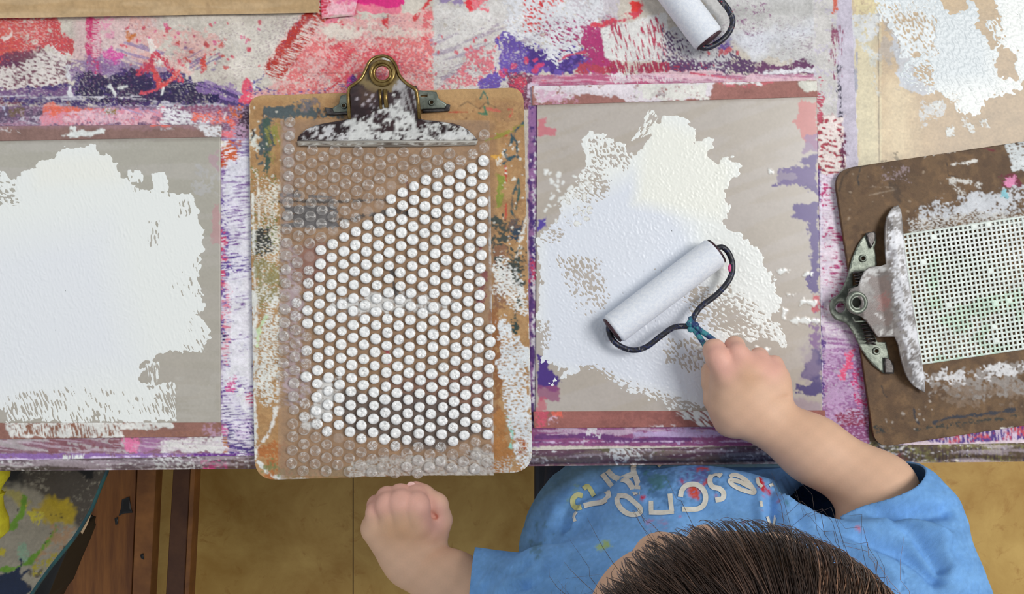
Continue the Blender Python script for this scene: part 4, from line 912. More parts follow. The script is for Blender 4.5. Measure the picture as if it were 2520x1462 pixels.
# ============================================================ METALS
M_BRASS = solid_mat('brass', (158, 134, 84), .3, .9, (120, 96, 52), 200, .1)
M_BRASS2 = solid_mat('dull_brass', (122, 104, 68), .4, .6, (92, 78, 50), 160, .2)
M_STEEL = solid_mat('dull_zinc_steel', (140, 146, 134), .42, .55, (104, 110, 100), 120, .2)
M_STEEL2 = solid_mat('dark_steel', (92, 88, 86), .4, .6, (58, 52, 52), 140, .2)
M_CLIP = paint_mat('lacquered_clip', .35, .25, .2, 1500, .08, .5)

def rounded(quad, r, n=8):
    out = []
    for i in range(4):
        p = np.array(quad[i], float); a = np.array(quad[i - 1], float); b = np.array(quad[(i + 1) % 4], float)
        rr = r[i] if isinstance(r, (list, tuple)) else r
        da = (a - p) / np.linalg.norm(a - p); db = (b - p) / np.linalg.norm(b - p)
        A_, B_ = p + da * rr, p + db * rr
        for k in range(n + 1):
            t = k / n; out.append(tuple((1 - t) ** 2 * A_ + 2 * t * (1 - t) * (p * .94 + (A_ + B_) * .03) + t ** 2 * B_))
    return out

def board(name, quad, r, cv, ztop, thick, mat, parent, step=1.8):
    """hardboard with rounded corners: grid whose corner points are pulled onto the rounded outline"""
    out = rounded(quad, r); q = np.array(quad, float)
    w = np.linalg.norm(q[1] - q[0]); h = np.linalg.norm(q[3] - q[0])
    nx, ny = int(w / step) + 1, int(h / step) + 1
    u, v = np.meshgrid(np.linspace(0, 1, nx), np.linspace(0, 1, ny))
    X = (q[0, 0] * (1 - u) + q[1, 0] * u) * (1 - v) + (q[3, 0] * (1 - u) + q[2, 0] * u) * v
    Y = (q[0, 1] * (1 - u) + q[1, 1] * u) * (1 - v) + (q[3, 1] * (1 - u) + q[2, 1] * u) * v
    d = polysdf(X, Y, out)
    X = X.ravel(); Y = Y.ravel(); bad = np.where(d.ravel() < 0)[0]
    O = np.array(out); O2 = np.roll(O, -1, 0)
    for k in bad:
        p = np.array([X[k], Y[k]]); e = O2 - O; t = np.clip(((p - O) * e).sum(1) / (e ** 2).sum(1), 0, 1)
        c = O + e * t[:, None]; j = ((c - p) ** 2).sum(1).argmin(); X[k], Y[k] = c[j]
    C, A_, Hh = cv.samp(X, Y)
    V = Wn(X, Y, np.full(X.shape, ztop)); V[:, 2] += np.clip(Hh, -.3, .35) * .001
    F = grid_faces(ny, nx)
    P = V[F]; ar = np.linalg.norm(np.cross(P[:, 2] - P[:, 0], P[:, 3] - P[:, 1]), axis=1); F = F[ar > 1e-10]
    i = np.arange(ny * nx).reshape(ny, nx)
    ring = np.concatenate([i[0, :-1], i[:-1, -1], i[-1, :0:-1], i[:0:-1, 0]])
    B = V[ring].copy(); B[:, 2] = ztop - thick; n0 = len(V); k = len(ring); j = np.arange(k); j2 = (j + 1) % k
    S1 = np.stack([ring[j], ring[j2], n0 + j2, n0 + j], -1)
    cidx = len(V) + k
    V = np.concatenate([V, B, B.mean(0)[None]]); C = np.concatenate([C, C[ring] * .7, C[:1]]); A_ = np.concatenate([A_, A_[ring] * 0, A_[:1] * 0])
    S2 = np.stack([n0 + j, n0 + j2, np.full(k, cidx), np.full(k, cidx)], -1)
    me = bpy.data.meshes.new(name)
    allf = np.concatenate([F, S1]); tri = S2[:, :3]
    me.vertices.add(len(V)); me.vertices.foreach_set('co', V.astype(np.float32).ravel())
    L = np.concatenate([allf.ravel(), tri.ravel()]).astype(np.int32)
    me.loops.add(len(L)); me.loops.foreach_set('vertex_index', L)
    st = np.concatenate([np.arange(len(allf)) * 4, allf.size + np.arange(len(tri)) * 3]).astype(np.int32)
    me.polygons.add(len(st)); me.polygons.foreach_set('loop_start', st); me.update(calc_edges=True); me.validate()
    ca = me.color_attributes.new('Col', 'FLOAT_COLOR', 'POINT'); buf = np.ones((len(V), 4), dtype=np.float32); buf[:, :3] = C; buf[:, 3] = A_
    ca.data.foreach_set('color', buf.ravel())
    return link(name, me, mat, parent)

# ============================================================ CLIPBOARD WITH BUBBLE WRAP
c1 = Canvas(600, 200, 1330, 1200, 1.7, (184, 144, 98), 71)
A = c1.area; Ln = c1.line; R = c1.rect
R(600, 200, 1330, 1200, (168, 126, 82), cov=.5, tex='dry', sc=14, edge=(0, 3), op=.6); R(600, 200, 1330, 245, (190, 152, 104), op=.8, soft=14, edge=(2, 10))
A([(640, 275), (660, 262), (740, 258), (800, 262), (850, 275), (845, 290), (700, 292), (668, 290), (668, 400), (652, 420), (640, 380)], (82, 92, 94), cov=.85, sc=9, edge=(6, 9)); A([(648, 290), (668, 290), (668, 380), (655, 430), (645, 380)], (70, 92, 82), cov=.85, edge=(4, 7)); A([(740, 240), (780, 240), (800, 270), (740, 275)], (120, 112, 116), cov=.7, edge=(6, 8), op=.8)
A([(650, 320), (688, 300), (686, 370), (672, 400), (652, 370)], (150, 146, 72), cov=.7, tex='streak', sc=5, ang=75, edge=(4, 7), op=.9)
A([(612, 400), (640, 430), (690, 440), (690, 620), (620, 640)], (120, 124, 70), cov=.35, tex='worm', sc=3.4, edge=(6, 6)); A([(625, 420), (690, 450), (690, 700), (640, 720), (620, 600)], (226, 220, 206), cov=.36, tex='worm', sc=2.8, edge=(6, 6), h=.2, key=1); A([(620, 570), (665, 560), (670, 620), (625, 640)], (58, 58, 54), cov=.5, tex='worm', sc=3.2, edge=(5, 6))
Ln([(634, 430), (638, 560)], 4, (232, 228, 216), cov=.8, edge=(1.5, 5), h=.3); Ln([(622, 480), (628, 700), (630, 900)], 5, (236, 236, 228), cov=.85, edge=(2, 6), h=.3); Ln([(618, 330), (626, 355), (632, 370)], 12, (222, 222, 210), cov=.8, edge=(3, 5)); Ln([(622, 320), (626, 330), (618, 345)], 4, (50, 54, 60), edge=(1, 4))
A([(625, 640), (690, 650), (700, 720), (650, 760), (628, 740)], (140, 134, 84), cov=.7, edge=(6, 8), op=.8); R(622, 600, 700, 1000, (218, 216, 206), cov=.3, tex='worm', sc=3, edge=(5, 6), h=.2, key=2)
Ln([(650, 800), (672, 745), (690, 730)], 16, (232, 232, 224), cov=.62, tex='slit', sc=3, ang=10, edge=(4, 5), h=.3); Ln([(634, 850), (636, 810), (655, 780)], 7, (206, 226, 180), edge=(2, 5), h=.3); A([(640, 830), (690, 760), (690, 900), (660, 1000), (632, 990)], (230, 230, 222), cov=.5, tex='worm', sc=3.4, ang=20, edge=(6, 6), h=.25, key=3)
Ln([(625, 1110), (660, 1070), (680, 1010), (684, 940)], 9, (228, 224, 216), cov=.8, edge=(3, 5), h=.3); Ln([(624, 720), (626, 1000), (630, 1130), (665, 1172), (760, 1182)], 9, (226, 226, 220), cov=.85, edge=(3, 6), h=.2); A([(632, 1100), (700, 1080), (720, 1170), (660, 1170)], (176, 110, 60), cov=.6, edge=(6, 8)); A([(640, 1140), (860, 1150), (860, 1178), (660, 1174)], (120, 130, 80), cov=.5, sc=8, edge=(6, 8), op=.8)
R(690, 300, 1220, 1180, (158, 122, 88), op=.75, soft=10, edge=(2, 8)); R(690, 480, 830, 560, (98, 96, 98), cov=.55, tex='streak', sc=8, edge=(8, 10)); Ln([(670, 494), (800, 498), (920, 492), (960, 492)], 7, (64, 52, 44), cov=.8, edge=(2, 6)); Ln([(720, 530), (850, 542), (960, 520), (1080, 532)], 8, (64, 52, 44), cov=.85, edge=(3, 6)); Ln([(700, 525), (780, 535)], 14, (84, 82, 84), edge=(4, 8), cov=.8); Ln([(960, 650), (972, 720), (1000, 745)], 9, (52, 44, 42), cov=.9, edge=(3, 6)); Ln([(1000, 440), (1010, 520)], 3, (120, 70, 50), edge=(1, 5))
R(735, 600, 800, 700, (150, 88, 84), op=.6, soft=30, edge=(8, 10)); Ln([(950, 850), (956, 890)], 10, (170, 50, 60), edge=(3, 6)); A([(950, 930), (1200, 900), (1215, 1010), (1000, 1010)], (128, 78, 66), op=.6, soft=20, edge=(10, 14)); A([(840, 960), (1120, 980), (1190, 1060), (1080, 1110), (860, 1060)], (82, 68, 64), op=.8, soft=16, edge=(10, 14)); Ln([(1180, 600), (1190, 680), (1180, 760)], 14, (140, 60, 60), edge=(5, 8), cov=.6)
R(1215, 250, 1300, 300, (170, 130, 90), cov=.5, edge=(4, 10)); Ln([(1182, 242), (1190, 225), (1200, 240), (1202, 255)], 4, (60, 110, 96), edge=(1, 4)); Ln([(1178, 278), (1198, 282), (1192, 265)], 4, (70, 120, 90), edge=(1, 4)); Ln([(1105, 276), (1150, 276)], 2.5, (190, 70, 50), edge=(.7, 4)); Ln([(1200, 268), (1230, 274)], 5, (206, 110, 90), cov=.7, edge=(1.5, 4)); Ln([(1250, 270), (1262, 268), (1260, 280), (1254, 288)], 3.5, (200, 84, 70), edge=(1, 4)); Ln([(1130, 262), (1150, 250), (1180, 268), (1196, 252), (1220, 264)], 2, (130, 104, 74), edge=(.5, 4)); Ln([(1200, 336), (1245, 332)], 5, (190, 74, 60), cov=.8, edge=(1, 4))
Ln([(1196, 345), (1240, 330), (1292, 305)], 8, (150, 140, 60), cov=.7, edge=(2, 5)); Ln([(1292, 300), (1268, 322), (1262, 345), (1240, 375), (1248, 392), (1272, 380), (1240, 402)], 5, (50, 82, 92), edge=(1.5, 4)); Ln([(1258, 330), (1272, 350), (1274, 385)], 5, (50, 82, 92), edge=(1.5, 4)); A([(1206, 382), (1240, 380), (1225, 398), (1210, 392)], (214, 160, 70), edge=(3, 4)); Ln([(1224, 400), (1240, 385)], 10, (228, 220, 206), cov=.8, edge=(3, 4)); Ln([(1244, 410), (1246, 445)], 4, (190, 70, 50), edge=(1, 4)); Ln([(1246, 500), (1244, 540)], 4, (196, 80, 60), edge=(1, 4))
Ln([(1276, 440), (1262, 480), (1258, 520), (1272, 545), (1262, 575)], 4.5, (50, 84, 88), edge=(1.5, 4)); Ln([(1276, 440), (1278, 470), (1270, 515)], 4, (60, 94, 88), edge=(1, 4)); A([(1255, 535), (1290, 540), (1280, 590), (1250, 590)], (48, 66, 84), cov=.5, edge=(4, 5)); Ln([(1296, 380), (1300, 520), (1280, 600), (1268, 640)], 6, (232, 230, 222), cov=.75, edge=(2, 5), h=.2)
A([(1225, 430), (1240, 440), (1236, 520), (1222, 500)], (140, 148, 60), cov=.7, edge=(4, 6)); A([(1210, 540), (1240, 520), (1250, 600), (1290, 610), (1285, 700), (1240, 700), (1215, 640)], (66, 72, 66), cov=.55, sc=7, edge=(7, 8)); Ln([(1270, 640), (1280, 720), (1262, 800), (1272, 820)], 10, (44, 66, 62), cov=.7, edge=(4, 6)); R(1215, 600, 1250, 760, (140, 100, 74), cov=.5, edge=(4, 8))
A([(1215, 620), (1260, 640), (1300, 760), (1290, 780), (1215, 720)], (232, 232, 228), cov=.55, tex='worm', sc=3.4, edge=(7, 6), h=.25, key=4); A([(1205, 760), (1230, 760), (1240, 900), (1225, 1010), (1212, 900)], (150, 100, 60), cov=.8, edge=(5, 8)); A([(1225, 780), (1260, 820), (1300, 860), (1310, 1130), (1280, 1150), (1240, 1010), (1230, 900)], (228, 232, 234), cov=.82, tex='worm', sc=4, edge=(7, 7), h=.3, wet=.4)
A([(1215, 1020), (1240, 1010), (1262, 1130), (1250, 1170), (1205, 1165)], (176, 120, 66), cov=.85, edge=(5, 8)); A([(1275, 1075), (1300, 1080), (1296, 1120), (1278, 1118)], (168, 92, 44), cov=.6, tex='worm', sc=4, edge=(4, 5)); Ln([(1250, 1030), (1262, 1070), (1255, 1100)], 7, (150, 214, 196), cov=.7, edge=(3, 6)); Ln([(1306, 300), (1306, 1130), (1290, 1162), (1200, 1176), (900, 1184)], 8, (226, 226, 222), cov=.75, edge=(3, 6), h=.2)
R(860, 1130, 1260, 1184, (206, 202, 194), cov=.5, tex='worm', sc=3, edge=(5, 6), h=.2, key=5); Ln([(612, 240), (616, 600)], 3, (226, 214, 190), edge=(1, 5), cov=.7); R(1240, 480, 1310, 560, (150, 108, 70), cov=.3, edge=(4, 9), op=.5)
c1.spots(620, 260, 690, 800, 60, .8, 2.4, (226, 222, 208), .9); c1.spots(1215, 300, 1305, 780, 60, .8, 2.4, (228, 226, 216), .9); c1.spots(620, 240, 1290, 300, 14, 1, 2.5, (96, 60, 40), .7)
Q1 = [(612, 236), (1288, 215), (1311, 1162), (627, 1182)]
clipboard = empty('clipboard', W(950, 700, 0.0032)); tag(clipboard, 'tan hardboard clipboard in the centre holding bubble wrap under a brass clip', 'clipboard')
board('board', Q1, [34, 34, 52, 52], c1, 0.0068, 0.0032, M_BOARD, clipboard)

# clip
clip = empty('clip', W(945, 260, 0.0068)); clip.parent = clipboard; clip.location = W(945, 260, .0068) - clipboard.location
clip['label'] = 'brass and dark maroon spring clip spattered with white paint'
cc = Canvas(720, 130, 1190, 370, 1.5, (58, 38, 40), 72)
cc.rect(720, 130, 1190, 370, (44, 28, 30), cov=.5, sc=9, edge=(0, 3)); cc.area([(720, 130), (1190, 130), (1190, 206), (1000, 200), (960, 225), (915, 225), (880, 206), (720, 206)], (128, 110, 74), edge=(2, 6), wet=1)
cc.area([(880, 215), (920, 215), (915, 250), (890, 250)], (88, 66, 52), op=.6, soft=16, edge=(3, 8)); cc.area([(895, 165), (920, 150), (930, 175), (905, 200)], (70, 50, 40), op=.7, soft=6, edge=(2, 5)); cc.area([(975, 195), (1000, 205), (1024, 222), (1024, 290), (990, 300), (960, 280), (965, 240), (990, 240), (970, 215)], (170, 166, 166), cov=.62, tex='streak', sc=4, ang=70, edge=(5, 6), h=.2)
cc.area([(915, 270), (950, 258), (958, 270), (968, 238), (985, 250), (1000, 262), (1018, 290), (1030, 310), (1020, 348), (850, 350), (862, 300), (905, 295)], (228, 228, 224), cov=.66, tex='dry', sc=9, edge=(6, 6), h=.4, wet=.5); cc.area([(850, 296), (1040, 300), (1110, 310), (1175, 340), (1170, 348), (850, 348)], (224, 224, 220), cov=.46, tex='dry', sc=8, ang=0, edge=(6, 6), h=.5, wet=.5, key=1)
cc.area([(1080, 318), (1150, 326), (1172, 346), (1080, 346)], (230, 230, 228), cov=.75, sc=5, edge=(5, 6), h=.4); cc.area([(800, 312), (818, 312), (816, 326), (804, 328)], (214, 212, 214), edge=(4, 5), h=.4); cc.area([(770, 332), (860, 322), (860, 347), (745, 347)], (216, 214, 214), cov=.36, tex='worm', sc=3.6, edge=(5, 6), h=.4); cc.spots(735, 305, 870, 345, 22, 1.5, 4, (222, 220, 220), .95, h=.4)
cc.area([(940, 140), (960, 145), (952, 156), (936, 152)], (206, 206, 200), cov=.8, edge=(3, 4)); cc.spots(870, 230, 930, 290, 14, 1, 3, (190, 180, 186), .8)
out1 = spline([(856, 216), (872, 206), (888, 192), (900, 170), (908, 152), (922, 141), (943, 137), (962, 144), (975, 162), (984, 186), (1000, 205), (1024, 220)], 4) + [(1030, 240), (1031, 290)] + spline([(1042, 296), (1080, 300), (1120, 306), (1148, 318), (1166, 334), (1176, 347)], 3) + [(1100, 349), (820, 349), (731, 347)] + spline([(735, 336), (755, 318), (790, 306), (850, 296), (861, 290)], 3) + [(862, 240)]
hole1 = [(941 + 20 * math.cos(t), 180 + 20 * math.sin(t)) for t in np.linspace(0, 2 * math.pi, 24, endpoint=False)]
z1 = lambda x, y: np.interp(y, [135, 180, 215, 262, 295, 347], [.022, .026, .028, .025, .019, .0105]) - .004 * np.clip((np.abs(x - 944) - 60) / 180, 0, 1)
plate('lever_plate', [tuple(p) for p in out1], [hole1], z1, .0012, M_CLIP, clip, 4, cv=cc)
def Z1(x, y, dz=0): return W(x, y, float(z1(np.array([x]), np.array([y]))[0]) + dz)
bm = bmesh.new(); tube(bm, [Z1(*p) for p in spline([(860, 292), (858, 260), (857, 232), (860, 216), (874, 206), (890, 192), (901, 170), (909, 153), (923, 142), (943, 138), (962, 145), (974, 162), (983, 186), (1000, 205), (1022, 220), (1027, 236), (1030, 262), (1032, 292)], 4)], .0014, 8); bm_obj('rim', bm, M_BRASS, clip)
bm = bmesh.new(); tube(bm, [W(941 + 28 * math.cos(t), 180 + 28 * math.sin(t), .0285) for t in np.linspace(0, 2 * math.pi, 36, endpoint=False)], .0017, 10, closed=True); tube(bm, [W(941 + 21 * math.cos(t), 180 + 21 * math.sin(t), .0275) for t in np.linspace(0, 2 * math.pi, 30, endpoint=False)], .0013, 8, closed=True); bm_obj('ring', bm, M_BRASS, clip)
bm = bmesh.new(); tube(bm, [Z1(934, 220, .0006), Z1(936, 245, .0006), Z1(938, 268, .0002)], .0012, 8); tube(bm, [Z1(948, 220, .0008), Z1(949, 245, .0008), Z1(951, 264, .0002)], .0018, 8); bm_obj('spine', bm, M_BRASS, clip)
cj = Canvas(725, 340, 1185, 366, 2, (150, 140, 128), 73); cj.rect(725, 340, 1185, 366, (200, 198, 190), cov=.5, tex='worm', sc=4, edge=(0, 3)); cj.rect(725, 340, 1185, 366, (96, 84, 74), cov=.3, tex='slit', sc=3, edge=(0, 3))
plate('jaw', [(731, 347), (1176, 346), (1172, 357), (1040, 361), (860, 362), (733, 360)], [], lambda x, y: np.interp(y, [346, 362], [.0104, .0085]), .001, M_CLIP, clip, 5, cv=cj)
zb = lambda x, y: .0105 + 0 * x
h_ = lambda cx, cy, r: [(cx + r * math.cos(t), cy + r * math.sin(t)) for t in np.linspace(0, 6.28, 10, endpoint=False)]
brk = plate('bracket', [(838, 236), (858, 230), (900, 228), (900, 282), (858, 274), (822, 277), (818, 266), (834, 256)], [h_(846, 260, 4)], zb, .0012, M_STEEL, clip, 5)
brk2 = plate('bracket', [(1000, 228), (1032, 222), (1074, 226), (1080, 244), (1100, 256), (1094, 266), (1040, 268), (1000, 280)], [h_(1062, 252, 4), [(1034, 234), (1052, 233), (1052, 238), (1034, 239)]], zb, .0012, M_STEEL, clip, 5)
for q in ([(798, 264), (822, 266), (858, 274), (858, 282), (806, 283)], [(1040, 268), (1094, 266), (1100, 256), (1108, 258), (1106, 273), (1040, 278)]):
    plate('bracket_flange', q, [], lambda x, y: .0095 + 0 * x, .001, M_STEEL2, clip, 5)
for cx, cy in ((846, 260), (1062, 252)):
    bm = bmesh.new(); tube(bm, [W(cx + 6 * math.cos(t), cy + 6 * math.sin(t), .0112) for t in np.linspace(0, 6.283, 16, endpoint=False)], .0007, 6, closed=True); bm_obj('rivet', bm, M_STEEL, clip)
for x in (880, 1012):
    bm = bmesh.new(); a = W(x, 250, .0068); box(bm, (a.x - .006, a.y - .01, .0069), (a.x + .006, a.y + .01, .0185), .001); bm_obj('hinge_block', bm, M_STEEL2, clip)

# ============================================================ BUBBLE WRAP
cbw = Canvas(680, 270, 1230, 1190, 3, (206, 196, 188), 81); cbw.w[:] = .11
cbw.area([(690, 560), (730, 600), (740, 700), (770, 900), (760, 1000), (700, 1000), (695, 800)], (226, 208, 220), op=1, edge=(8, 10), cov=.6, tex='worm', sc=6, wet=.5)
cbw.area([(690, 300), (720, 300), (715, 620), (692, 640)], (222, 206, 206), cov=.7, sc=10, edge=(5, 9), wet=.3)
cbw.area([(860, 735), (900, 725), (1060, 730), (1120, 750), (1060, 775), (980, 765), (870, 775), (800, 760)], (240, 238, 234), cov=.66, tex='dry', sc=7, edge=(8, 9), wet=.9)
cbw.area([(800, 930), (835, 925), (825, 985), (800, 1020), (775, 1050), (750, 1035), (760, 990)], (240, 238, 234), cov=.85, edge=(8, 9), wet=.85)
cbw.area([(880, 1140), (980, 1130), (1180, 1108), (1225, 1110), (1225, 1190), (850, 1190)], (222, 216, 208), cov=.5, tex='worm', sc=3.4, ang=20, edge=(8, 8), wet=.8); cbw.line([(1206, 400), (1208, 700), (1216, 860), (1212, 1100)], 6, (240, 240, 238), cov=.7, edge=(2, 8), wet=.7); cbw.line([(892, 1150), (930, 1130), (990, 1122)], 4, (220, 216, 210), edge=(1, 5), wet=.7)  # pale line down the right edge is a painted highlight on the curl
cbw.line([(1172, 600), (1172, 1060)], 2.5, (232, 226, 222), cov=.7, edge=(1, 6), wet=.5)
M_BW = paint_mat('bubble_film', .3, .16, .10, 900, .03, .8, alpha=True)
FZ = 0.0074
nx, ny = 132, 222; qb = np.array([(690, 292), (1205, 296), (1216, 1170), (684, 1172)], float)
u, v = np.meshgrid(np.linspace(0, 1, nx), np.linspace(0, 1, ny))
X = (qb[0, 0] * (1 - u) + qb[1, 0] * u) * (1 - v) + (qb[3, 0] * (1 - u) + qb[2, 0] * u) * v
Y = (qb[0, 1] * (1 - u) + qb[1, 1] * u) * (1 - v) + (qb[3, 1] * (1 - u) + qb[2, 1] * u) * v
C_, A_, _ = cbw.samp(X, Y)
V = Wn(X, Y, FZ + .0003 * np.sin(X / 31) * np.sin(Y / 47)).reshape(-1, 3); F = grid_faces(ny, nx)
VV = [V]; FF = [F]; CC = [C_.reshape(-1, 3)]; AA = [A_.ravel()]; n0 = len(V)
WHP = [(1120, 395), (1215, 370), (1212, 600), (1212, 1080), (1150, 1090), (1060, 1105), (900, 1098), (820, 1060), (770, 1050), (745, 1010), (750, 900), (745, 800), (735, 745), (760, 680), (770, 640), (840, 560), (860, 540), (950, 520), (930, 480), (1010, 430), (1060, 430)]
pitch_x, pitch_y, ang = 28.15, 32.9, 0.028
NB = 18; th = np.linspace(0, 2 * np.pi, NB, endpoint=False)
prof = [(1.0, 0.0), (.98, .0020), (.90, .0034), (.72, .0041), (.48, .0042), (.24, .0041)]
rb = np.random.default_rng(5)
for i in range(-1, 21):
    for j in range(-2, 30):
        lx = 703 + i * pitch_x; ly = 300 + j * pitch_y + (pitch_y / 2 if i % 2 else 0) + 8
        bx = lx - ang * (ly - 700); by = ly + ang * (lx - 950)
        lo = 694 if by < 600 else 690
        if not (lo + 6 < bx < 1207 + (by > 850) * 6 and 300 < by < 1166): continue
        if 735 < bx < 1175 and by < 366 and by > 262 + abs(bx - 950) * .12: continue
        bx += rb.normal(0, .5); by += rb.normal(0, .5)
        sd = float(polysdf(np.array([bx]), np.array([by]), WHP)[0])
        wd = np.clip(sd / 26 + .55 + rb.normal(0, .22), 0, 1)
        if sd < -40: wd = 0
        r0 = 13.9 + rb.normal(0, .35); sq = rb.uniform(.92, 1.0)
        ph, kf, dep = rb.uniform(0, 6.28), rb.integers(2, 5), rb.uniform(.0004, .0014)
        flat = rb.uniform(.7, 1.05); ox, oy = rb.normal(0, .05, 2)
        vs, cs_, al = [], [], []
        fc, fa, _ = cbw.samp(np.array([bx]), np.array([by]))
        for k, (rr, zz) in enumerate(prof):
            cr = 1 + .05 * np.cos(kf * th + ph) * (k > 1)
            zc = zz * flat + (k > 1) * dep * (np.cos((kf + 2) * th + ph * 2) * .5 + rb.normal(0, .45, NB)) * (1.15 - rr)
            px_ = bx + (r0 * rr * cr * np.cos(th)) + ox * r0 * (k > 1); py_ = by + r0 * rr * cr * sq * np.sin(th) + oy * r0 * (k > 1)
            vs.append(Wn(px_, py_, FZ + .0001 + zc))
            streak = np.clip(np.cos(th * 2 + ph) * .5 + .5 + rb.normal(0, .25, NB), 0, 1)
            if wd > .02:
                g = .70 + .28 * np.clip(streak * 1.6 + rb.normal(.25, .15), 0, 1)  # grey shading of the wrinkles put into the bubble colour
                c = np.stack([g * .98, g * .98, g * .965], -1)
                c[:] = c * (1 if k > 0 else .8)
                a = (np.array([.22, .50, .95, 1, 1, 1])[k]) * np.clip(wd * 1.25 - (.45 * (rb.random(NB) > wd) if wd < .92 else 0) - (.1 * (k == 3) * rb.random(NB)), .12, 1)
            else:
                c = np.tile(np.array([.80, .76, .72]), (NB, 1)); a = np.array([.30, .42, .24, .07, .05, .05])[k] + .40 * (streak > .85) * (k > 1) + fa[0] * .6
                a = np.clip(a + 0 * th, 0, 1)
            cs_.append(c); al.append(a)
        vs.append(Wn(np.array([bx + ox * r0]), np.array([by + oy * r0]), np.array([FZ + .0041 * flat - dep])))
        cs_.append(cs_[-1][:1]); al.append(al[-1][:1])
        v_ = np.concatenate(vs); m = len(prof); t = np.arange(NB); t2 = (t + 1) % NB
        f_ = [np.stack([n0 + k * NB + t, n0 + (k + 1) * NB + t, n0 + (k + 1) * NB + t2, n0 + k * NB + t2], -1) for k in range(m - 1)]
        te = np.arange(0, NB, 2)
        f_.append(np.stack([n0 + (m - 1) * NB + te, np.full(NB // 2, n0 + m * NB), n0 + (m - 1) * NB + (te + 2) % NB, n0 + (m - 1) * NB + te + 1], -1))
        VV.append(v_); FF.append(np.concatenate(f_)[:, ::-1]); CC.append(np.concatenate(cs_)); AA.append(np.concatenate(al)); n0 += len(v_)
o = link('bubble_wrap', np_mesh('bubble_wrap', np.concatenate(VV), np.concatenate(FF), np.concatenate(CC), np.concatenate(AA)), M_BW)
tag(o, 'sheet of clear bubble wrap with white painted bubbles, clipped to the centre clipboard', 'bubble wrap')

# ============================================================ RIGHT CLIPBOARD
ux, uy = math.cos(math.radians(8.5)), -math.sin(math.radians(8.5))
def q2(a, b): return (2052 + a * ux - b * uy, 418 + a * uy + b * ux)
c2 = Canvas(2040, 250, 2640, 1110, 1.7, (106, 80, 54), 91)
A = c2.area; Ln = c2.line; R = c2.rect
R(2040, 250, 2640, 1110, (126, 96, 64), cov=.45, tex='dry', sc=18, edge=(0, 3), op=.6); R(2040, 250, 2640, 1110, (84, 60, 40), cov=.35, tex='dry', sc=26, edge=(0, 3), op=.6, key=2)
Ln([(2066, 470), (2075, 435), (2100, 412), (2200, 392), (2540, 345)], 5, (50, 36, 24), op=.7, edge=(2, 8)); Ln([(2118, 410), (2110, 440), (2114, 455)], 3, (54, 48, 44), edge=(1, 4)); Ln([(2330, 400), (2334, 432), (2356, 434)], 2, (40, 30, 30), edge=(.6, 4)); Ln([(2420, 365), (2450, 372)], 4, (110, 40, 44), edge=(1.5, 4))
A([(2476, 350), (2640, 330), (2640, 440), (2490, 420)], (214, 218, 218), cov=.8, tex='worm', sc=4, edge=(5, 6), h=.2); A([(2450, 430), (2500, 425), (2510, 460), (2470, 465)], (110, 34, 50), cov=.7, edge=(5, 6)); A([(2470, 440), (2500, 435), (2495, 462), (2478, 460)], (226, 140, 180), cov=.8, edge=(4, 5)); 
A([(2340, 492), (2400, 470), (2480, 460), (2640, 440), (2640, 520), (2400, 530), (2270, 540), (2250, 520)], (208, 210, 214), cov=.78, tex='dry', sc=7, ang=-8, edge=(7, 8), h=.2); A([(2235, 540), (2640, 505), (2640, 545), (2240, 580)], (206, 204, 200), cov=.5, tex='worm', sc=3, edge=(4, 5), h=.2, key=3); A([(2460, 470), (2475, 466), (2478, 485), (2466, 482)], (140, 196, 206), edge=(4, 5)); Ln([(2334, 442), (2380, 446), (2412, 456)], 8, (220, 216, 208), cov=.8, edge=(3, 4), h=.2); Ln([(2340, 448), (2370, 476)], 7, (214, 210, 202), cov=.8, edge=(3, 4)); Ln([(2340, 405), (2405, 396)], 5, (226, 222, 214), cov=.85, edge=(2, 4)); Ln([(2310, 376), (2340, 372)], 4, (214, 206, 196), edge=(1, 4)); Ln([(2275, 382), (2430, 360)], 5, (212, 208, 200), cov=.3, edge=(3, 4))
Ln([(2140, 458), (2200, 462)], 4, (150, 130, 110), cov=.5, edge=(1, 4)); Ln([(2140, 480), (2206, 466)], 2, (158, 140, 120), edge=(.6, 4), op=.7); R(2170, 410, 2240, 450, (150, 130, 130), cov=.2, sc=5, edge=(4, 6)); A([(2270, 925), (2640, 880), (2640, 960), (2400, 985), (2290, 965)], (156, 148, 142), cov=.62, tex='dry', sc=10, ang=-8, edge=(8, 9), op=.85); A([(2270, 925), (2310, 920), (2520, 895), (2640, 880), (2640, 905), (2400, 930), (2290, 945)], (220, 218, 218), cov=.6, tex='dry', sc=7, ang=-8, edge=(7, 8), h=.2, key=2); A([(2300, 960), (2520, 950), (2640, 960), (2520, 1000), (2330, 1000)], (134, 112, 92), cov=.6, tex='dry', sc=12, ang=-8, edge=(9, 9), op=.8)
Ln([(2300, 1040), (2340, 1026), (2420, 1020), (2500, 1008)], 7, (50, 52, 62), cov=.85, edge=(2, 5)); Ln([(2249, 1008), (2252, 1030), (2262, 1044)], 5, (52, 50, 56), edge=(1.5, 4)); Ln([(2170, 950), (2175, 970), (2182, 976)], 3, (50, 42, 40), edge=(1, 4)); A([(2150, 1050), (2210, 1060), (2200, 1070), (2160, 1064)], (52, 52, 48), cov=.5, edge=(4, 5)); Ln([(2240, 1060), (2300, 1050), (2500, 1025)], 8, (54, 54, 48), cov=.35, edge=(3, 6)); c2.spots(2180, 980, 2300, 1060, 12, 1, 3, (190, 180, 170), .7); c2.spots(2080, 420, 2330, 560, 18, .8, 2.4, (166, 146, 124), .7); A([(2465, 1056), (2492, 1050), (2490, 1058), (2470, 1062)], (226, 222, 214), edge=(2, 4)); A([(2190, 450), (2215, 465), (2216, 500), (2200, 490)], (60, 46, 36), op=.6, soft=8, edge=(4, 6))
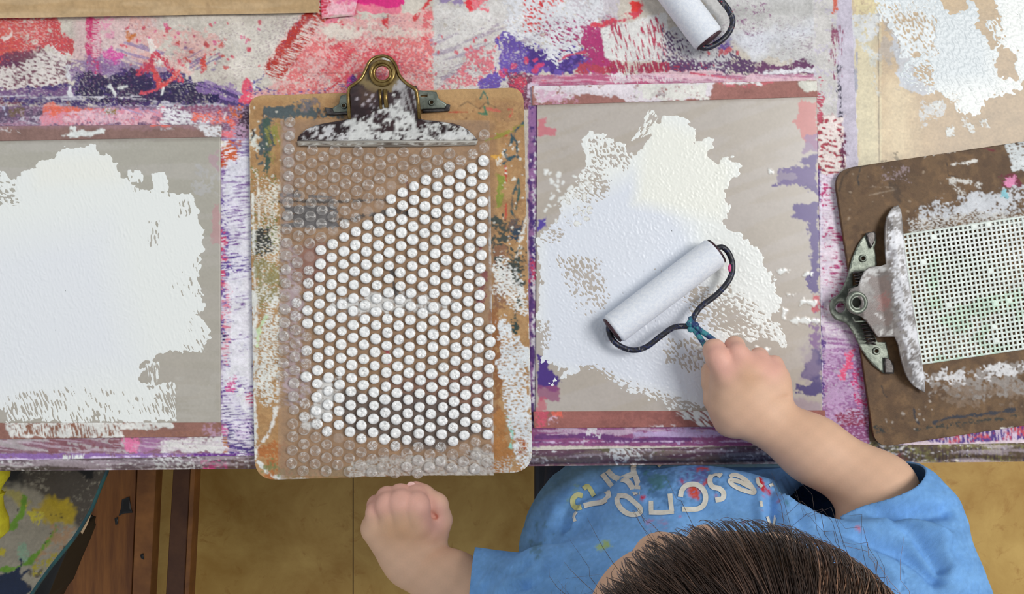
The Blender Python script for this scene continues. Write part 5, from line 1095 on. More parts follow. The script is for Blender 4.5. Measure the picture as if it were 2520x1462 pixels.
Q2 = [q2(0, 0), q2(958, 0), q2(958, 692), q2(0, 692)]
clipboard2 = empty('clipboard', W(2400, 700, 0.0032)); tag(clipboard2, 'dark brown hardboard clipboard at the right edge, tilted, with a steel clip', 'clipboard')
board('board', Q2, [48, 48, 48, 40], c2, 0.0068, 0.0032, M_BOARD, clipboard2)
clip2 = empty('clip', (0, 0, 0)); clip2.parent = clipboard2; clip2.location = W(2150, 740, .0068) - clipboard2.location; clip2['label'] = 'worn steel spring clip with a white painted blade'
cm = Canvas(2030, 480, 2300, 990, 1.5, (110, 102, 98), 92)
cm.rect(2030, 480, 2300, 990, (140, 134, 130), cov=.45, sc=8, edge=(0, 3)); cm.area([(2215, 515), (2228, 600), (2245, 740), (2268, 860), (2275, 950), (2262, 960), (2235, 880), (2210, 760), (2190, 660), (2180, 560), (2200, 520)], (222, 222, 226), cov=.72, sc=5, ang=80, edge=(6, 7), h=.08, wet=.4); cm.area([(2180, 580), (2200, 600), (2215, 700), (2230, 860), (2222, 880), (2196, 740)], (150, 146, 150), cov=.45, tex='worm', sc=4, edge=(6, 6), op=.8); cm.area([(2190, 515), (2212, 505), (2205, 560), (2185, 580)], (104, 98, 94), cov=.7, edge=(5, 6)); cm.area([(2235, 890), (2262, 900), (2270, 960), (2240, 940)], (120, 116, 116), cov=.7, edge=(6, 6))
cm.area([(2130, 680), (2190, 670), (2195, 800), (2150, 800), (2120, 770), (2150, 740)], (112, 96, 90), op=.9, edge=(5, 7)); cm.area([(2150, 735), (2190, 720), (2192, 760), (2160, 765)], (130, 92, 86), cov=.5, edge=(5, 6)); cm.area([(2130, 665), (2178, 655), (2178, 668), (2140, 680), (2120, 706), (2112, 700)], (190, 188, 186), cov=.8, sc=5, edge=(4, 5), h=.3); cm.area([(2158, 812), (2200, 810), (2200, 826), (2160, 828)], (196, 194, 190), cov=.7, edge=(4, 5), h=.3); cm.line([(2150, 770), (2165, 778), (2176, 788)], 4, (206, 202, 200), cov=.7, edge=(2, 4))
z2b = lambda x, y: np.interp((x - 2180) - (y - 740) * .149, [-100, -60, -10, 20, 45], [.020, .024, .022, .017, .0115])
blade = [tuple(p) for p in spline([(2211, 504), (2196, 512), (2184, 534), (2179, 565), (2180, 610), (2182, 650)], 3)] + [(2170, 654), (2140, 657), (2128, 668), (2120, 684)] + [tuple(p) for p in spline([(2112, 704), (2094, 712), (2084, 732), (2086, 756), (2098, 772), (2116, 778), (2132, 790)], 3)] + [(2148, 812), (2160, 830), (2202, 828)] + [tuple(p) for p in spline([(2212, 850), (2220, 890), (2232, 925), (2250, 950), (2277, 967)], 3)] + [tuple(p) for p in spline([(2275, 930), (2264, 860), (2248, 760), (2232, 660), (2222, 560), (2218, 518)], 3)]
plate('lever_plate', blade, [[(2108 + 12 * math.cos(t), 745 + 13 * math.sin(t)) for t in np.linspace(0, 6.283, 18, endpoint=False)]], z2b, .0012, M_CLIP, clip2, 4, cv=cm)
bm = bmesh.new(); tube(bm, [W(2108 + 21 * math.cos(t), 745 + 23 * math.sin(t), .0225) for t in np.linspace(0, 6.283, 30, endpoint=False)], .0020, 10, closed=True); tube(bm, [W(2108 + 14 * math.cos(t), 745 + 15 * math.sin(t), .0222) for t in np.linspace(0, 6.283, 30, endpoint=False)], .0012, 8, closed=True); bm_obj('ring', bm, M_STEEL, clip2)
base2 = [tuple(p) for p in spline([(2152, 570), (2134, 574), (2112, 602), (2096, 640), (2086, 680), (2066, 722), (2046, 738), (2043, 764), (2056, 786), (2082, 796), (2102, 824), (2120, 860), (2146, 896), (2176, 920)], 3)] + [(2200, 919), (2188, 880), (2180, 842), (2160, 842), (2140, 800), (2118, 790), (2118, 700), (2138, 690), (2150, 664), (2158, 650), (2152, 610), (2157, 590)]
plate('base_plate', base2, [h_(2124, 636, 5), h_(2157, 864, 5), [(2068 + 12 * math.cos(t), 757 + 13 * math.sin(t)) for t in np.linspace(0, 6.283, 16, endpoint=False)], [(2098, 672), (2122, 668), (2114, 700), (2098, 704)], [(2122, 806), (2140, 806), (2156, 838), (2134, 842)]], lambda x, y: .0086 + 0 * x, .0013, M_STEEL, clip2, 5)
for q in ([(2130, 574), (2152, 569), (2157, 580), (2150, 600), (2143, 612)], [(2176, 880), (2190, 884), (2200, 900), (2200, 920), (2178, 920)]):
    plate('base_lip', q, [], lambda x, y: .0105 + 0 * x, .001, M_STEEL2, clip2, 5)
for cx, cy in ((2124, 636), (2157, 864)):
    bm = bmesh.new(); tube(bm, [W(cx + 7 * math.cos(t), cy + 7 * math.sin(t), .0092) for t in np.linspace(0, 6.283, 16, endpoint=False)], .0009, 6, closed=True); bm_obj('rivet', bm, M_STEEL, clip2)
for (x0, y0, x1, y1) in ((2112, 668, 2122, 712), (2130, 795, 2144, 848)):
    bm = bmesh.new(); n = 90; P = []
    for i in range(n):
        t = i / (n - 1); a = t * 2 * math.pi * 6; c = W(x0 + (x1 - x0) * t, y0 + (y1 - y0) * t, .0145)
        P.append(c + Vector((math.cos(a) * .0036, 0, math.sin(a) * .0036)))
    tube(bm, P, .0007, 6); bm_obj('spring', bm, M_STEEL2, clip2)
bm = bmesh.new(); tube(bm, [W(2112, 708, .0225), W(2090, 712, .019), W(2088, 722, .019)], .0008, 6); tube(bm, [W(2132, 790, .0215), W(2104, 792, .018), W(2098, 780, .018)], .0008, 6); bm_obj('spring_wire', bm, M_STEEL, clip2)

# plastic mesh canvas, real square holes
def canvas_sheet():
    p = 11.45; hole = 6.6; bar = p - hole; nxh, nyh = 44, 28
    ox, oy = 165, 187   # in clipboard axes
    ex = [0.0]; ey = [0.0]
    for i in range(nxh): ex += [ex[-1] + bar, ex[-1] + p]
    ex.append(ex[-1] + bar)
    for i in range(nyh): ey += [ey[-1] + bar, ey[-1] + p]
    ey.append(ey[-1] + bar)
    a, b = np.meshgrid(np.array(ex) - 46 + ox, np.array(ey) + oy - 6)
    X = 2052 + a * ux - b * uy; Y = 418 + a * uy + b * ux
    c3 = Canvas(2130, 460, 2700, 960, 3, (226, 234, 226), 93)
    c3.area([(2290, 600), (2320, 600), (2310, 760), (2285, 760)], (196, 226, 200), op=.8, soft=20, edge=(8, 14)); c3.area([(2300, 780), (2520, 700), (2640, 760), (2420, 900), (2300, 900)], (200, 226, 204), cov=.6, sc=22, edge=(8, 14), op=.8); c3.area([(2230, 590), (2400, 560), (2640, 540), (2640, 640), (2300, 640)], (232, 236, 232), op=.8, soft=20, edge=(8, 14))
    C, A_, _ = c3.samp(X, Y)
    hz = .0001 * RNG.standard_normal(X.shape)
    V = Wn(X, Y, .0082 + .0006 * np.sin(X / 60) * np.sin(Y / 80) + hz).reshape(-1, 3)
    ny, nx = X.shape
    ki, kj = np.meshgrid(np.arange(nx - 1), np.arange(ny - 1))
    solid = ~((ki % 2 == 1) & (kj % 2 == 1))
    clog = RNG.random(solid.shape) < .012
    F = grid_faces(ny, nx, solid | clog)
    o = link('plastic_canvas', np_mesh('plastic_canvas', V, F, C.reshape(-1, 3), A_.ravel()), paint_mat('plastic_mesh', .4, .3, .1, 900, .03, .4))
    md = o.modifiers.new('thickness', 'SOLIDIFY'); md.thickness = .0010; md.offset = -1
    tag(o, 'white plastic mesh with small square holes, clipped to the brown clipboard', 'plastic mesh')
canvas_sheet()

# ============================================================ ROLLERS
def wire_mat():
    m, nt, b = new_mat('paint_crusted_wire')
    n = noise_node(nt, 210, 2, .5); n.inputs['Distortion'].default_value = .6
    cr = nt.nodes.new('ShaderNodeValToRGB'); cr.color_ramp.interpolation = 'CONSTANT'; e = cr.color_ramp.elements
    e[0].position = 0; e[0].color = L4((34, 34, 42)); e[1].position = .52; e[1].color = L4((38, 46, 84))
    for p, c in ((.57, (24, 24, 30)), (.62, (120, 118, 120)), (.65, (40, 40, 50)), (.70, (190, 70, 90)), (.73, (50, 60, 100))):
        x = e.new(p); x.color = L4(c)
    nt.links.new(n.outputs['Fac'], cr.inputs['Fac']); nt.links.new(cr.outputs['Color'], b.inputs['Base Color']); b.inputs['Roughness'].default_value = .4
    add_bump(nt, b, n.outputs['Fac'], .6, .0008); return m
M_WIRE = wire_mat()
M_TEAL = solid_mat('teal_crusted_metal', (62, 140, 150), .4, 0, (40, 62, 110), 170, .4, lo=.45, hi=.55)
M_CAP = solid_mat('dark_end_cap', (70, 34, 44), .5, 0, (34, 26, 32), 140, .4)
M_PINK = solid_mat('pink_paint', (226, 84, 140), .5)
def roller(label, A_px, B_px, zc, r, wires, extra):
    rt = empty('paint_roller', W((A_px[0] + B_px[0]) / 2, (A_px[1] + B_px[1]) / 2, 0.003)); tag(rt, label, 'paint roller')
    a, b = W(*A_px, zc), W(*B_px, zc); d = (b - a).normalized()
    bm = bmesh.new(); L = (b - a).length
    prof = [(0, r * .80), (.0006, r * .93), (.002, r)] + [(L * t, r) for t in np.linspace(.03, .97, 24)] + [(L - .002, r), (L - .0006, r * .93), (L, r * .80)]
    tube(bm, [a + d * p[0] for p in prof], [p[1] for p in prof], 40); bm_obj('foam_sleeve', bm, M_FOAM, rt)
    for p, q in ((a, -d), (b, d)):
        bm = bmesh.new(); tube(bm, [p - q * .001, p + q * .0012, p + q * .002], [r * .86, r * .9, r * .5], 24); bm_obj('end_cap', bm, M_CAP, rt)
    bm = bmesh.new()
    for w_ in wires: tube(bm, [W(*p) for p in spline(w_, 6)], .0023, 10)
    bm_obj('wire_frame', bm, M_WIRE, rt); extra(rt)
    return rt
def ex1(rt):
    bm = bmesh.new(); tube(bm, [W(*p) for p in spline([(1688, 800, .0175), (1702, 806, .021), (1716, 822, .024), (1736, 852, .028), (1756, 888, .032), (1790, 935, .034)], 5)], .0022, 10)
    tube(bm, [W(*p) for p in spline([(1700, 782, .018), (1704, 796, .022), (1722, 812, .025), (1750, 832, .028), (1786, 862, .031), (1815, 900, .033), (1850, 955, .034)], 5)], .0022, 10); bm_obj('handle', bm, M_TEAL, rt)
    for c in ((1697, 796), (1712, 800), (1700, 810)):
        bm = bmesh.new(); bmesh.ops.create_icosphere(bm, subdivisions=2, radius=.0028, matrix=Matrix.Translation(W(*c, .0225))); bm_obj('joint_blob', bm, M_TEAL, rt)
    bm = bmesh.new(); bmesh.ops.create_icosphere(bm, subdivisions=2, radius=.0022, matrix=Matrix.Translation(W(1796, 660, .0175)) @ Matrix.Diagonal((.7, 1.5, .6, 1))); bm_obj('paint_fleck', bm, M_PINK, rt)
roller('white foam paint roller held by the child, its wire handle crusted in blue and teal', (1508, 812), (1761, 620), .0162, .0128,
       [[(1755, 618, .0162), (1776, 608, .0162), (1794, 624, .0162), (1803, 655, .0165), (1795, 688, .017), (1765, 724, .0175), (1728, 752, .0175), (1710, 775, .018), (1703, 796, .021)],
        [(1512, 808, .0162), (1498, 806, .0162), (1506, 834, .0162), (1528, 853, .0162), (1560, 862, .0165), (1592, 853, .017), (1625, 828, .0175), (1658, 806, .018), (1690, 803, .020), (1702, 806, .021)]], ex1)
roller('white foam paint roller with black wire frame lying at the top of the frame', (1566, -140), (1744, 98), .0146, .0128,
       [[(1738, 92, .0146), (1726, 116, .0146), (1752, 114, .0146), (1788, 88, .0146), (1803, 56, .0146), (1794, 26, .0146), (1768, -8, .015), (1740, -50, .015), (1700, -110, .016)], [(1566, -140, .0146), (1560, -160, .0146), (1600, -160, .015), (1660, -130, .015), (1700, -110, .016)], [(1700, -110, .016), (1760, -190, .016), (1840, -300, .014)]], lambda rt: None)
# ============================================================ CHILD
OFFX = 0
def V3(px, py, z): return tuple(W(px + OFFX, py, z))
SKIN = lin((226, 184, 154)); PINK = lin((230, 176, 158)); TAN = lin((208, 162, 126))
HC = np.array([W(1835, 0, .30).x, -0.198, 0.300])          # head centre
body = Field((-0.16, -0.40, -0.20), (0.40, 0.02, 0.41), 0.0015)
# --- arms
rs, re, rw = V3(2165, 1500, .098), V3(2160, 1206, .062), V3(1872, 1026, .034)
ls, le, lw = V3(1400, 1520, .090), V3(1215, 1490, .045), V3(1012, 1385, .016)
body.add([prim_cone(rs, re, .031, .0262), prim_cone(re, tuple(np.array(re) * .45 + np.array(rw) * .55), .0262, .0235), prim_cone(tuple(np.array(re) * .45 + np.array(rw) * .55), rw, .0235, .0200)], k_in=.012, k=.02)
body.add([prim_cone(ls, le, .029, .0265), prim_cone(le, V3(1105, 1436, .030), .0265, .0235), prim_cone(V3(1105, 1436, .030), lw, .0235, .0185)], k_in=.012, k=.02)
# --- torso, neck, head
sc_ = (W(1770, 0, .10).x, -.215)
body.add([prim_ell((sc_[0], sc_[1], .06), (.095, .068, .085)), prim_ell((sc_[0] - .01, sc_[1] - .01, -.08), (.095, .078, .12)), prim_cone(rs, (sc_[0] + .03, sc_[1], .105), .032, .034), prim_cone(ls, (sc_[0] - .03, sc_[1], .10), .030, .034)], k_in=.03, k=.03)
fw = np.array([0, .82, -.57]); fw /= np.linalg.norm(fw); upv = np.array([0, .57, .82])
def HP(f, u, x): return tuple(HC + fw * f + upv * u + np.array([x, 0, 0]))
body.add([prim_cone((sc_[0] + .01, sc_[1], .10), tuple(HC - upv * .055 - fw * .01), .034, .034)], k=.03)
body.add([prim_ell(tuple(HC), (.080, .086, .082)), prim_ell(HP(.045, -.050, 0), (.056, .045, .045)), prim_cone(HP(.055, -.03, -.032), HP(.055, -.03, .032), .030, .030)], k_in=.03, k=.02)
body.add([prim_cone(HP(.088, -.012, 0), HP(.098, -.036, 0), .006, .009), prim_ell(HP(.094, -.038, .007), (.006, .006, .005)), prim_ell(HP(.094, -.038, -.007), (.006, .006, .005))], k_in=.004, k=.008)
body.add([prim_cone(HP(.086, -.060, -.012), HP(.086, -.060, .012), .0045, .0045)], k=.004); body.add([prim_ell(HP(.077, -.085, 0), (.016, .014, .012))], k=.012)
for sx in (-1, 1):
    body.add([prim_ell(HP(.080, -.006, sx * .030), (.015, .012, .011))], k=.004, sub=False)
    body.add([prim_ell(HP(-.008, -.022, sx * .082), (.009, .020, .024))], k=.006)
# --- right hand gripping the handle (seen from above)
def finger(pts, rr): return [prim_cone(V3(*pts[i]), V3(*pts[i + 1]), rr[i], rr[i + 1]) for i in range(len(pts) - 1)]
palm = [prim_cone(V3(1812, 915, .040), V3(1800, 1000, .034), .0150, .0165), prim_cone(V3(1850, 918, .041), V3(1845, 1000, .036), .0155, .0175), prim_cone(V3(1893, 935, .038), V3(1888, 1000, .035), .0140, .0165), prim_cone(V3(1845, 990, .036), rw, .0200, .0195), prim_ell(V3(1905, 965, .034), (.0115, .020, .014)), prim_cone(V3(1790, 930, .036), V3(1812, 1020, .032), .0120, .0160)]
fs = []
fs.append(finger([(1790, 925, .043), (1767, 882, .043), (1758, 862, .036), (1768, 874, .022), (1790, 890, .020)], [.0105, .0092, .0086, .0076, .0068]))
fs.append(finger([(1828, 915, .045), (1815, 872, .043), (1808, 852, .032), (1812, 866, .021), (1830, 892, .019)], [.0098, .0084, .0076, .0074, .0066]))
fs.append(finger([(1862, 918, .044), (1866, 885, .038), (1868, 878, .027), (1862, 900, .018)], [.0096, .0074, .0070, .0064]))
fs.append(finger([(1898, 930, .040), (1905, 897, .034), (1900, 900, .025), (1890, 918, .018)], [.0090, .0068, .0062, .0056]))
G = Field(np.min([p[1] for p in palm], 0) - .03, np.max([p[2] for p in palm], 0) + .03, .0012)
def hand(palm_, fingers, thumb, kf=.0035):
    lo = np.min([p[1] for p in palm_ + sum(fingers, []) + thumb], 0); hi = np.max([p[2] for p in palm_ + sum(fingers, []) + thumb], 0)
    def f(X, Y, Z):
        d = None
        for p in palm_:
            e = p[0](X, Y, Z); d = e if d is None else smin(d, e, .010)
        ff = None
        for fg in fingers:
            e = None
            for p in fg:
                q = p[0](X, Y, Z); e = q if e is None else smin(e, q, .0025)
            ff = e if ff is None else smin(ff, e, .0004)
        d = smin(d, ff, kf)
        t = None
        for p in thumb:
            q = p[0](X, Y, Z); t = q if t is None else smin(t, q, .003)
        return smin(d, t, .0035)
    return (f, lo, hi)
thumb = finger([(1800, 1030, .030), (1764, 985, .022), (1754, 940, .020), (1752, 915, .021), (1770, 895, .024)], [.015, .0100, .0085, .0078, .0068])
body.add([hand(palm, fs, thumb)], k=.006)
body.add([prim_cone(V3(1905, 990, .0568), V3(1942, 977, .050), .0012, .0016), prim_cone(V3(1917, 978, .0565), V3(1940, 974, .051), .0008, .0010)], k=.0016, sub=True)
# --- left fist
bz = .0; OFFX = 11
p2 = [prim_cone(V3(918, 1300, .016 + bz), V3(965, 1350, .012 + bz), .0135, .0165), prim_cone(V3(955, 1298, .020 + bz), V3(985, 1350, .014 + bz), .0150, .0185), prim_cone(V3(998, 1298, .022 + bz), V3(1008, 1350, .014 + bz), .0150, .0185), prim_cone(V3(1035, 1305, .018 + bz), V3(1030, 1350, .012 + bz), .0140, .0175), prim_cone(V3(1000, 1350, .012 + bz), lw, .0195, .0195)]
f2 = [finger([(926, 1300, .020), (917, 1262, .022), (918, 1243, .010), (932, 1262, .002), (945, 1290, .004)], [.0100, .0088, .0082, .0075, .0070]),
      finger([(955, 1290, .026), (944, 1244, .029), (943, 1226, .015), (950, 1245, .002), (960, 1285, .002)], [.0105, .0096, .0092, .0082, .0075]),
      finger([(986, 1288, .029), (976, 1240, .032), (974, 1222, .017), (978, 1240, .002), (984, 1285, .002)], [.0108, .0104, .0098, .0085, .0078]),
      finger([(1018, 1290, .029), (1014, 1246, .033), (1012, 1226, .019), (1010, 1240, .004), (1010, 1285, .002)], [.0108, .0104, .0098, .0085, .0078])]
th2 = finger([(1048, 1330, .012), (1068, 1280, .012), (1062, 1243, .015), (1030, 1218, .011), (1012, 1204, .010)], [.0140, .0108, .0095, .0082, .0066])
body.add([hand(p2, f2, th2, .004)], k=.006)
body.add([prim_cone(V3(1050, 1266, .026), V3(1060, 1272, .022), .002, .002)], k=.002, sub=True)
OFFX = 0
BV, BF = body.mesh(); del body
BV = relax(BV, BF, 1, .35)
bx_, by_ = topx(BV)
def near(px, py, r): return np.exp(-(((bx_ - px) ** 2 + (by_ - py) ** 2) / (r * r)))
col = np.tile(SKIN, (len(BV), 1))
pk = np.clip(sum(near(x, y, 34) for x, y in ((1762, 865), (1812, 862), (1868, 884), (1905, 905), (1790, 905), (920, 1240), (945, 1230), (976, 1226), (1014, 1226), (1062, 1250), (1015, 1200), (1070, 1290))), 0, 1) * (BV[:, 2] < .09)
col = col + (PINK - col) * pk[:, None]
tn = np.clip(near(1850, 925, 36) * .6 + near(960, 1305, 40) * .7 + near(1010, 1310, 40) * .6, 0, 1)[:, None] * (BV[:, 2] < .09)[:, None]
col = col + (TAN - col) * tn
col *= (1 + .03 * np.sin(bx_ / 9.1) * np.sin(by_ / 7.3))[:, None]
M_SKIN = paint_mat('skin', .55, .45, .12, 700, .035, .35, sss=.12)
child = link('child', np_mesh('child', BV, BF, col, np.zeros(len(BV))), M_SKIN)
tag(child, 'dark-haired child in a paint-stained blue t-shirt, pushing the roller, left fist closed', 'person')
M_NAIL = solid_mat('fingernail', (238, 196, 188), .3)
for c, n_, s_ in (((1810, 838, .031), (0, .9, .45), (.0042, .0010, .0036)), ((1012, 1199, .0155), (0, .35, .9), (.0040, .0045, .0012))):
    bm = bmesh.new(); bmesh.ops.create_icosphere(bm, subdivisions=3, radius=1, matrix=Matrix.Translation(W(*c)) @ Matrix.Diagonal((*s_, 1))); bm_obj('fingernail', bm, M_NAIL, child)
for sx in (-1, 1):
    bm = bmesh.new(); bmesh.ops.create_uvsphere(bm, u_segments=20, v_segments=12, radius=.0095, matrix=Matrix.Translation(HP(.082, -.008, sx * .030))); bm_obj('eye', bm, solid_mat('eye_white', (230, 228, 224), .2), child)
    bm = bmesh.new(); bmesh.ops.create_uvsphere(bm, u_segments=16, v_segments=10, radius=.0055, matrix=Matrix.Translation(HP(.0885, -.010, sx * .030))); bm_obj('iris', bm, solid_mat('brown_iris', (40, 24, 16), .2), child)
bm = bmesh.new(); tube(bm, [HP(.0885, -.0605, -.013), HP(.0915, -.062, 0), HP(.0885, -.0605, .013)], [.002, .0032, .002], 8); bm_obj('lips', bm, solid_mat('lips', (196, 110, 104), .4), child)

# --- t-shirt
sh = Field((-0.09, -0.40, -0.20), (0.42, -0.02, 0.20), 0.0018)
tc0 = (W(1690, 0, 0).x, -.235)
sh.add([prim_ell((tc0[0] + .005, tc0[1], -.02), (.128, .098, .125)), prim_ell((tc0[0] + .015, tc0[1] + .010, .055), (.112, .090, .070)),
        prim_ell((tc0[0] - .005, tc0[1], -.10), (.130, .100, .12))], k_in=.03, k=0)
sh.add([prim_ell(V3(1925, 1345, -.03), (.085, .078, .10)), prim_ell(V3(1450, 1390, -.03), (.060, .072, .09))], k_in=.01, k=.012)
sh.add([prim_cone((sc_[0] + .04, sc_[1], .112), V3(2205, 1470, .098), .055, .054), prim_cone(V3(2205, 1470, .098), V3(2205, 1290, .068), .054, .042), prim_cone(V3(2205, 1290, .068), V3(2118, 1140, .060), .039, .0300)], k_in=.025, k=.035)
sh.add([prim_cone((sc_[0] - .04, sc_[1], .112), V3(1380, 1530, .100), .054, .050), prim_cone(V3(1380, 1530, .100), V3(1240, 1500, .050), .044, .037), prim_cone(V3(1240, 1500, .050), V3(1120, 1455, .042), .037, .034)], k_in=.022, k=.03)
SV, SF = sh.mesh(); del sh
SV = relax(SV, SF, 2, .4)
SN = vnormals(SV, SF)
if (SN * (SV - SV.mean(0))).sum() < 0: SF = SF[:, ::-1]; SN = -SN
sx_, sy_ = topx(SV)
up_ = np.clip(SN[:, 2] * 1.6, 0, 1)
def crease(pts, wdt, amp):
    d = segdist(sx_, sy_, [tuple(p) for p in spline(pts, 5)])
    return amp * np.exp(-(d / wdt) ** 2) * up_
disp = np.zeros(len(SV))
for pts, w_, a_ in (
    ([(1990, 1222), (2040, 1262), (2110, 1268), (2200, 1262), (2330, 1258)], 20, -.0055), ([(2000, 1245), (2080, 1295), (2200, 1300), (2320, 1330)], 20, .0050),
    ([(2030, 1300), (2140, 1335), (2240, 1370), (2310, 1430)], 16, -.0050), ([(2060, 1260), (2200, 1285), (2290, 1310), (2345, 1400)], 14, .0032),
    ([(2200, 1290), (2260, 1330), (2320, 1400)], 12, -.004), ([(1960, 1235), (2010, 1290), (2100, 1345), (2200, 1420)], 20, .0040), ([(1930, 1250), (1990, 1320), (2080, 1380), (2180, 1470)], 18, -.0035),
    ([(1905, 1190), (1900, 1250), (1905, 1300), (1920, 1340)], 14, -.0070), ([(1935, 1200), (1940, 1260), (1950, 1320)], 18, .0050), ([(1870, 1180), (1872, 1250), (1885, 1320)], 14, .0035),
    ([(1530, 1195), (1470, 1225), (1430, 1250), (1410, 1290), (1395, 1340)], 14, .0045), ([(1520, 1175), (1450, 1215), (1412, 1245), (1395, 1300)], 14, -.0075), ([(1560, 1210), (1540, 1195), (1580, 1225)], 16, .004),
    ([(1330, 1240), (1310, 1300), (1300, 1380)], 14, -.0060), ([(1370, 1250), (1345, 1320), (1330, 1400)], 16, .0035),
    ([(1400, 1350), (1350, 1400), (1290, 1440)], 16, -.003), ([(1280, 1400), (1240, 1410), (1200, 1450)], 12, -.0050), ([(1250, 1392), (1215, 1410), (1190, 1440)], 11, .0035), ([(1290, 1430), (1240, 1462), (1200, 1500)], 12, -.0035),
    ([(1420, 1420), (1480, 1400), (1540, 1405)], 18, .002), ([(1990, 1400), (2060, 1440), (2100, 1500)], 22, -.003), ([(2200, 1160), (2130, 1215), (2050, 1245)], 5, -.0012)):
    disp += crease(pts, w_, a_ * 1.5)
disp += .0010 * np.sin(SV[:, 0] * 95 + 2.4 * np.sin(SV[:, 1] * 46)) * np.sin(SV[:, 1] * 70 + SV[:, 2] * 50) + .0006 * np.sin(SV[:, 0] * 210 + 3 * np.sin(SV[:, 1] * 80)) * np.sin(SV[:, 1] * 160)
SV = SV + SN * disp[:, None]
SV[:, 2] = SV[:, 2]
# keep the cloth clear of the table edge
ye = -.1440
m = (SV[:, 2] > -.05) & (SV[:, 2] < .0); SV[:, 1] = np.where(m, np.minimum(SV[:, 1], ye), SV[:, 1])
# cut sleeve, neck and hem openings
def cut(V, F, p, n, ctr, rad):
    d = (V - np.array(p)) @ np.array(n); reg = np.linalg.norm(V - np.array(ctr), axis=1) < rad
    gone = (d > 0) & reg
    snap = gone.copy()
    out = F[~gone[F].all(1)]
    edge = np.unique(out[(gone[out]).any(1)]); edge = edge[gone[edge]]
    V = V.copy(); V[edge] -= d[edge][:, None] * np.array(n)[None]
    return V, out
cA, cB = np.array(V3(2040, 1232, .062)), np.array(V3(2246, 1146, .062)); ed = (cB - cA); ed /= np.linalg.norm(ed)
nr = np.array([-ed[1], ed[0], 0.0]); nr = nr if nr[1] > 0 else -nr
SV, SF = cut(SV, SF, (cA + cB) / 2, nr, (cA + cB) / 2 + nr * .03, .068)
nl = np.array([-1.0, .03, -.05]); nl /= np.linalg.norm(nl)
SV, SF = cut(SV, SF, V3(1166, 1440, .045), nl, np.array(V3(1120, 1455, .042)), .085)
nc = np.array(V3(1715, 1420, .13)); 
d2 = ((SV[:, 0] - nc[0] - .008) / .043) ** 2 + ((SV[:, 1] - W(1712, 1415, .115).y) / .0300) ** 2 + 0 * SV[:, 2]
gone = (d2 < 1) & (SV[:, 2] > .05); SF = SF[~gone[SF].all(1)]
# canvas for stains
ch_ = Canvas(1130, 1110, 2400, 1620, 2.5, (126, 178, 234), 101)
A = ch_.area
A([(1130, 1110), (2400, 1110), (2400, 1620), (1130, 1620)], (114, 166, 226), cov=.5, tex='dry', sc=12, edge=(0, 3), op=.5); A([(1560, 1150), (1740, 1140), (1800, 1180), (1720, 1240), (1600, 1235), (1560, 1190)], (86, 128, 176), cov=.6, tex='dry', sc=9, edge=(10, 12), op=.75)
A([(1590, 1165), (1640, 1165), (1650, 1200), (1600, 1210)], (84, 136, 140), cov=.55, sc=8, edge=(8, 8), op=.8); A([(1680, 1150), (1740, 1145), (1750, 1190), (1700, 1200), (1672, 1190)], (110, 100, 170), cov=.55, sc=7, edge=(8, 8), op=.7); A([(1672, 1185), (1690, 1180), (1700, 1200), (1676, 1205)], (196, 60, 96), cov=.75, sc=5, edge=(4, 5))
A([(1695, 1190), (1715, 1188), (1722, 1215), (1716, 1232), (1698, 1222), (1690, 1205)], (228, 86, 60), cov=.9, sc=5, edge=(4, 5)); A([(1715, 1152), (1742, 1150), (1742, 1156), (1718, 1158)], (222, 84, 66), cov=.8, edge=(3, 4)); A([(1728, 1192), (1745, 1176), (1750, 1180), (1735, 1195)], (232, 90, 66), edge=(2, 4)); A([(1864, 1176), (1876, 1180), (1884, 1200), (1876, 1208), (1866, 1192)], (206, 48, 50), edge=(3, 4)); A([(1886, 1205), (1900, 1206), (1902, 1218), (1890, 1218)], (206, 48, 60), edge=(3, 4)); A([(1573, 1222), (1588, 1222), (1586, 1230), (1574, 1230)], (206, 60, 84), cov=.8, edge=(3, 4)); A([(1900, 1220), (1950, 1230), (1945, 1246), (1905, 1238)], (84, 140, 150), cov=.6, edge=(6, 7), op=.7)
A([(1480, 1330), (1500, 1325), (1506, 1345), (1484, 1355), (1470, 1352)], (170, 196, 130), cov=.75, edge=(4, 5)); A([(1290, 1330), (1350, 1260), (1360, 1320), (1310, 1400)], (96, 132, 140), cov=.35, sc=10, edge=(10, 12), op=.6); A([(1400, 1200), (1430, 1190), (1424, 1222), (1402, 1230)], (150, 190, 160), cov=.6, edge=(6, 6), op=.7); A([(2108, 1296), (2122, 1300), (2124, 1308), (2112, 1304)], (226, 110, 120), cov=.7, edge=(2, 4)); A([(1590, 1280), (1640, 1270), (1640, 1296), (1600, 1300)], (170, 150, 200), cov=.2, sc=4, edge=(6, 6)); ch_.spots(1450, 1180, 2000, 1330, 16, 1, 2.6, (206, 96, 130), .6)
ch_.line([(2046, 1256), (2150, 1212), (2262, 1172)], 2, (72, 116, 172), edge=(.6, 4), op=.6); ch_.line([(2205, 1370), (2216, 1395), (2230, 1425), (2222, 1450)], 2.5, (52, 84, 130), edge=(.8, 4), op=.8)
C_, A_, _ = ch_.samp(*topx(SV))
used = np.zeros(len(SV), bool); used[SF.ravel()] = True; mp = np.cumsum(used) - 1
SV2, C2_, SF2 = SV[used], C_[used], mp[SF]
def cloth_mat():
    m = paint_mat('cotton_jersey', .95, .9, .5, 2600, .10, .12); return m
tshirt = link('tshirt', np_mesh('tshirt', SV2, SF2, C2_, np.zeros(len(SV2))), cloth_mat(), child)
bvh = BVHTree.FromPolygons([tuple(v) for v in SV2], [tuple(f) for f in SF2])
md = tshirt.modifiers.new('thickness', 'SOLIDIFY'); md.thickness = .0014; md.offset = -1
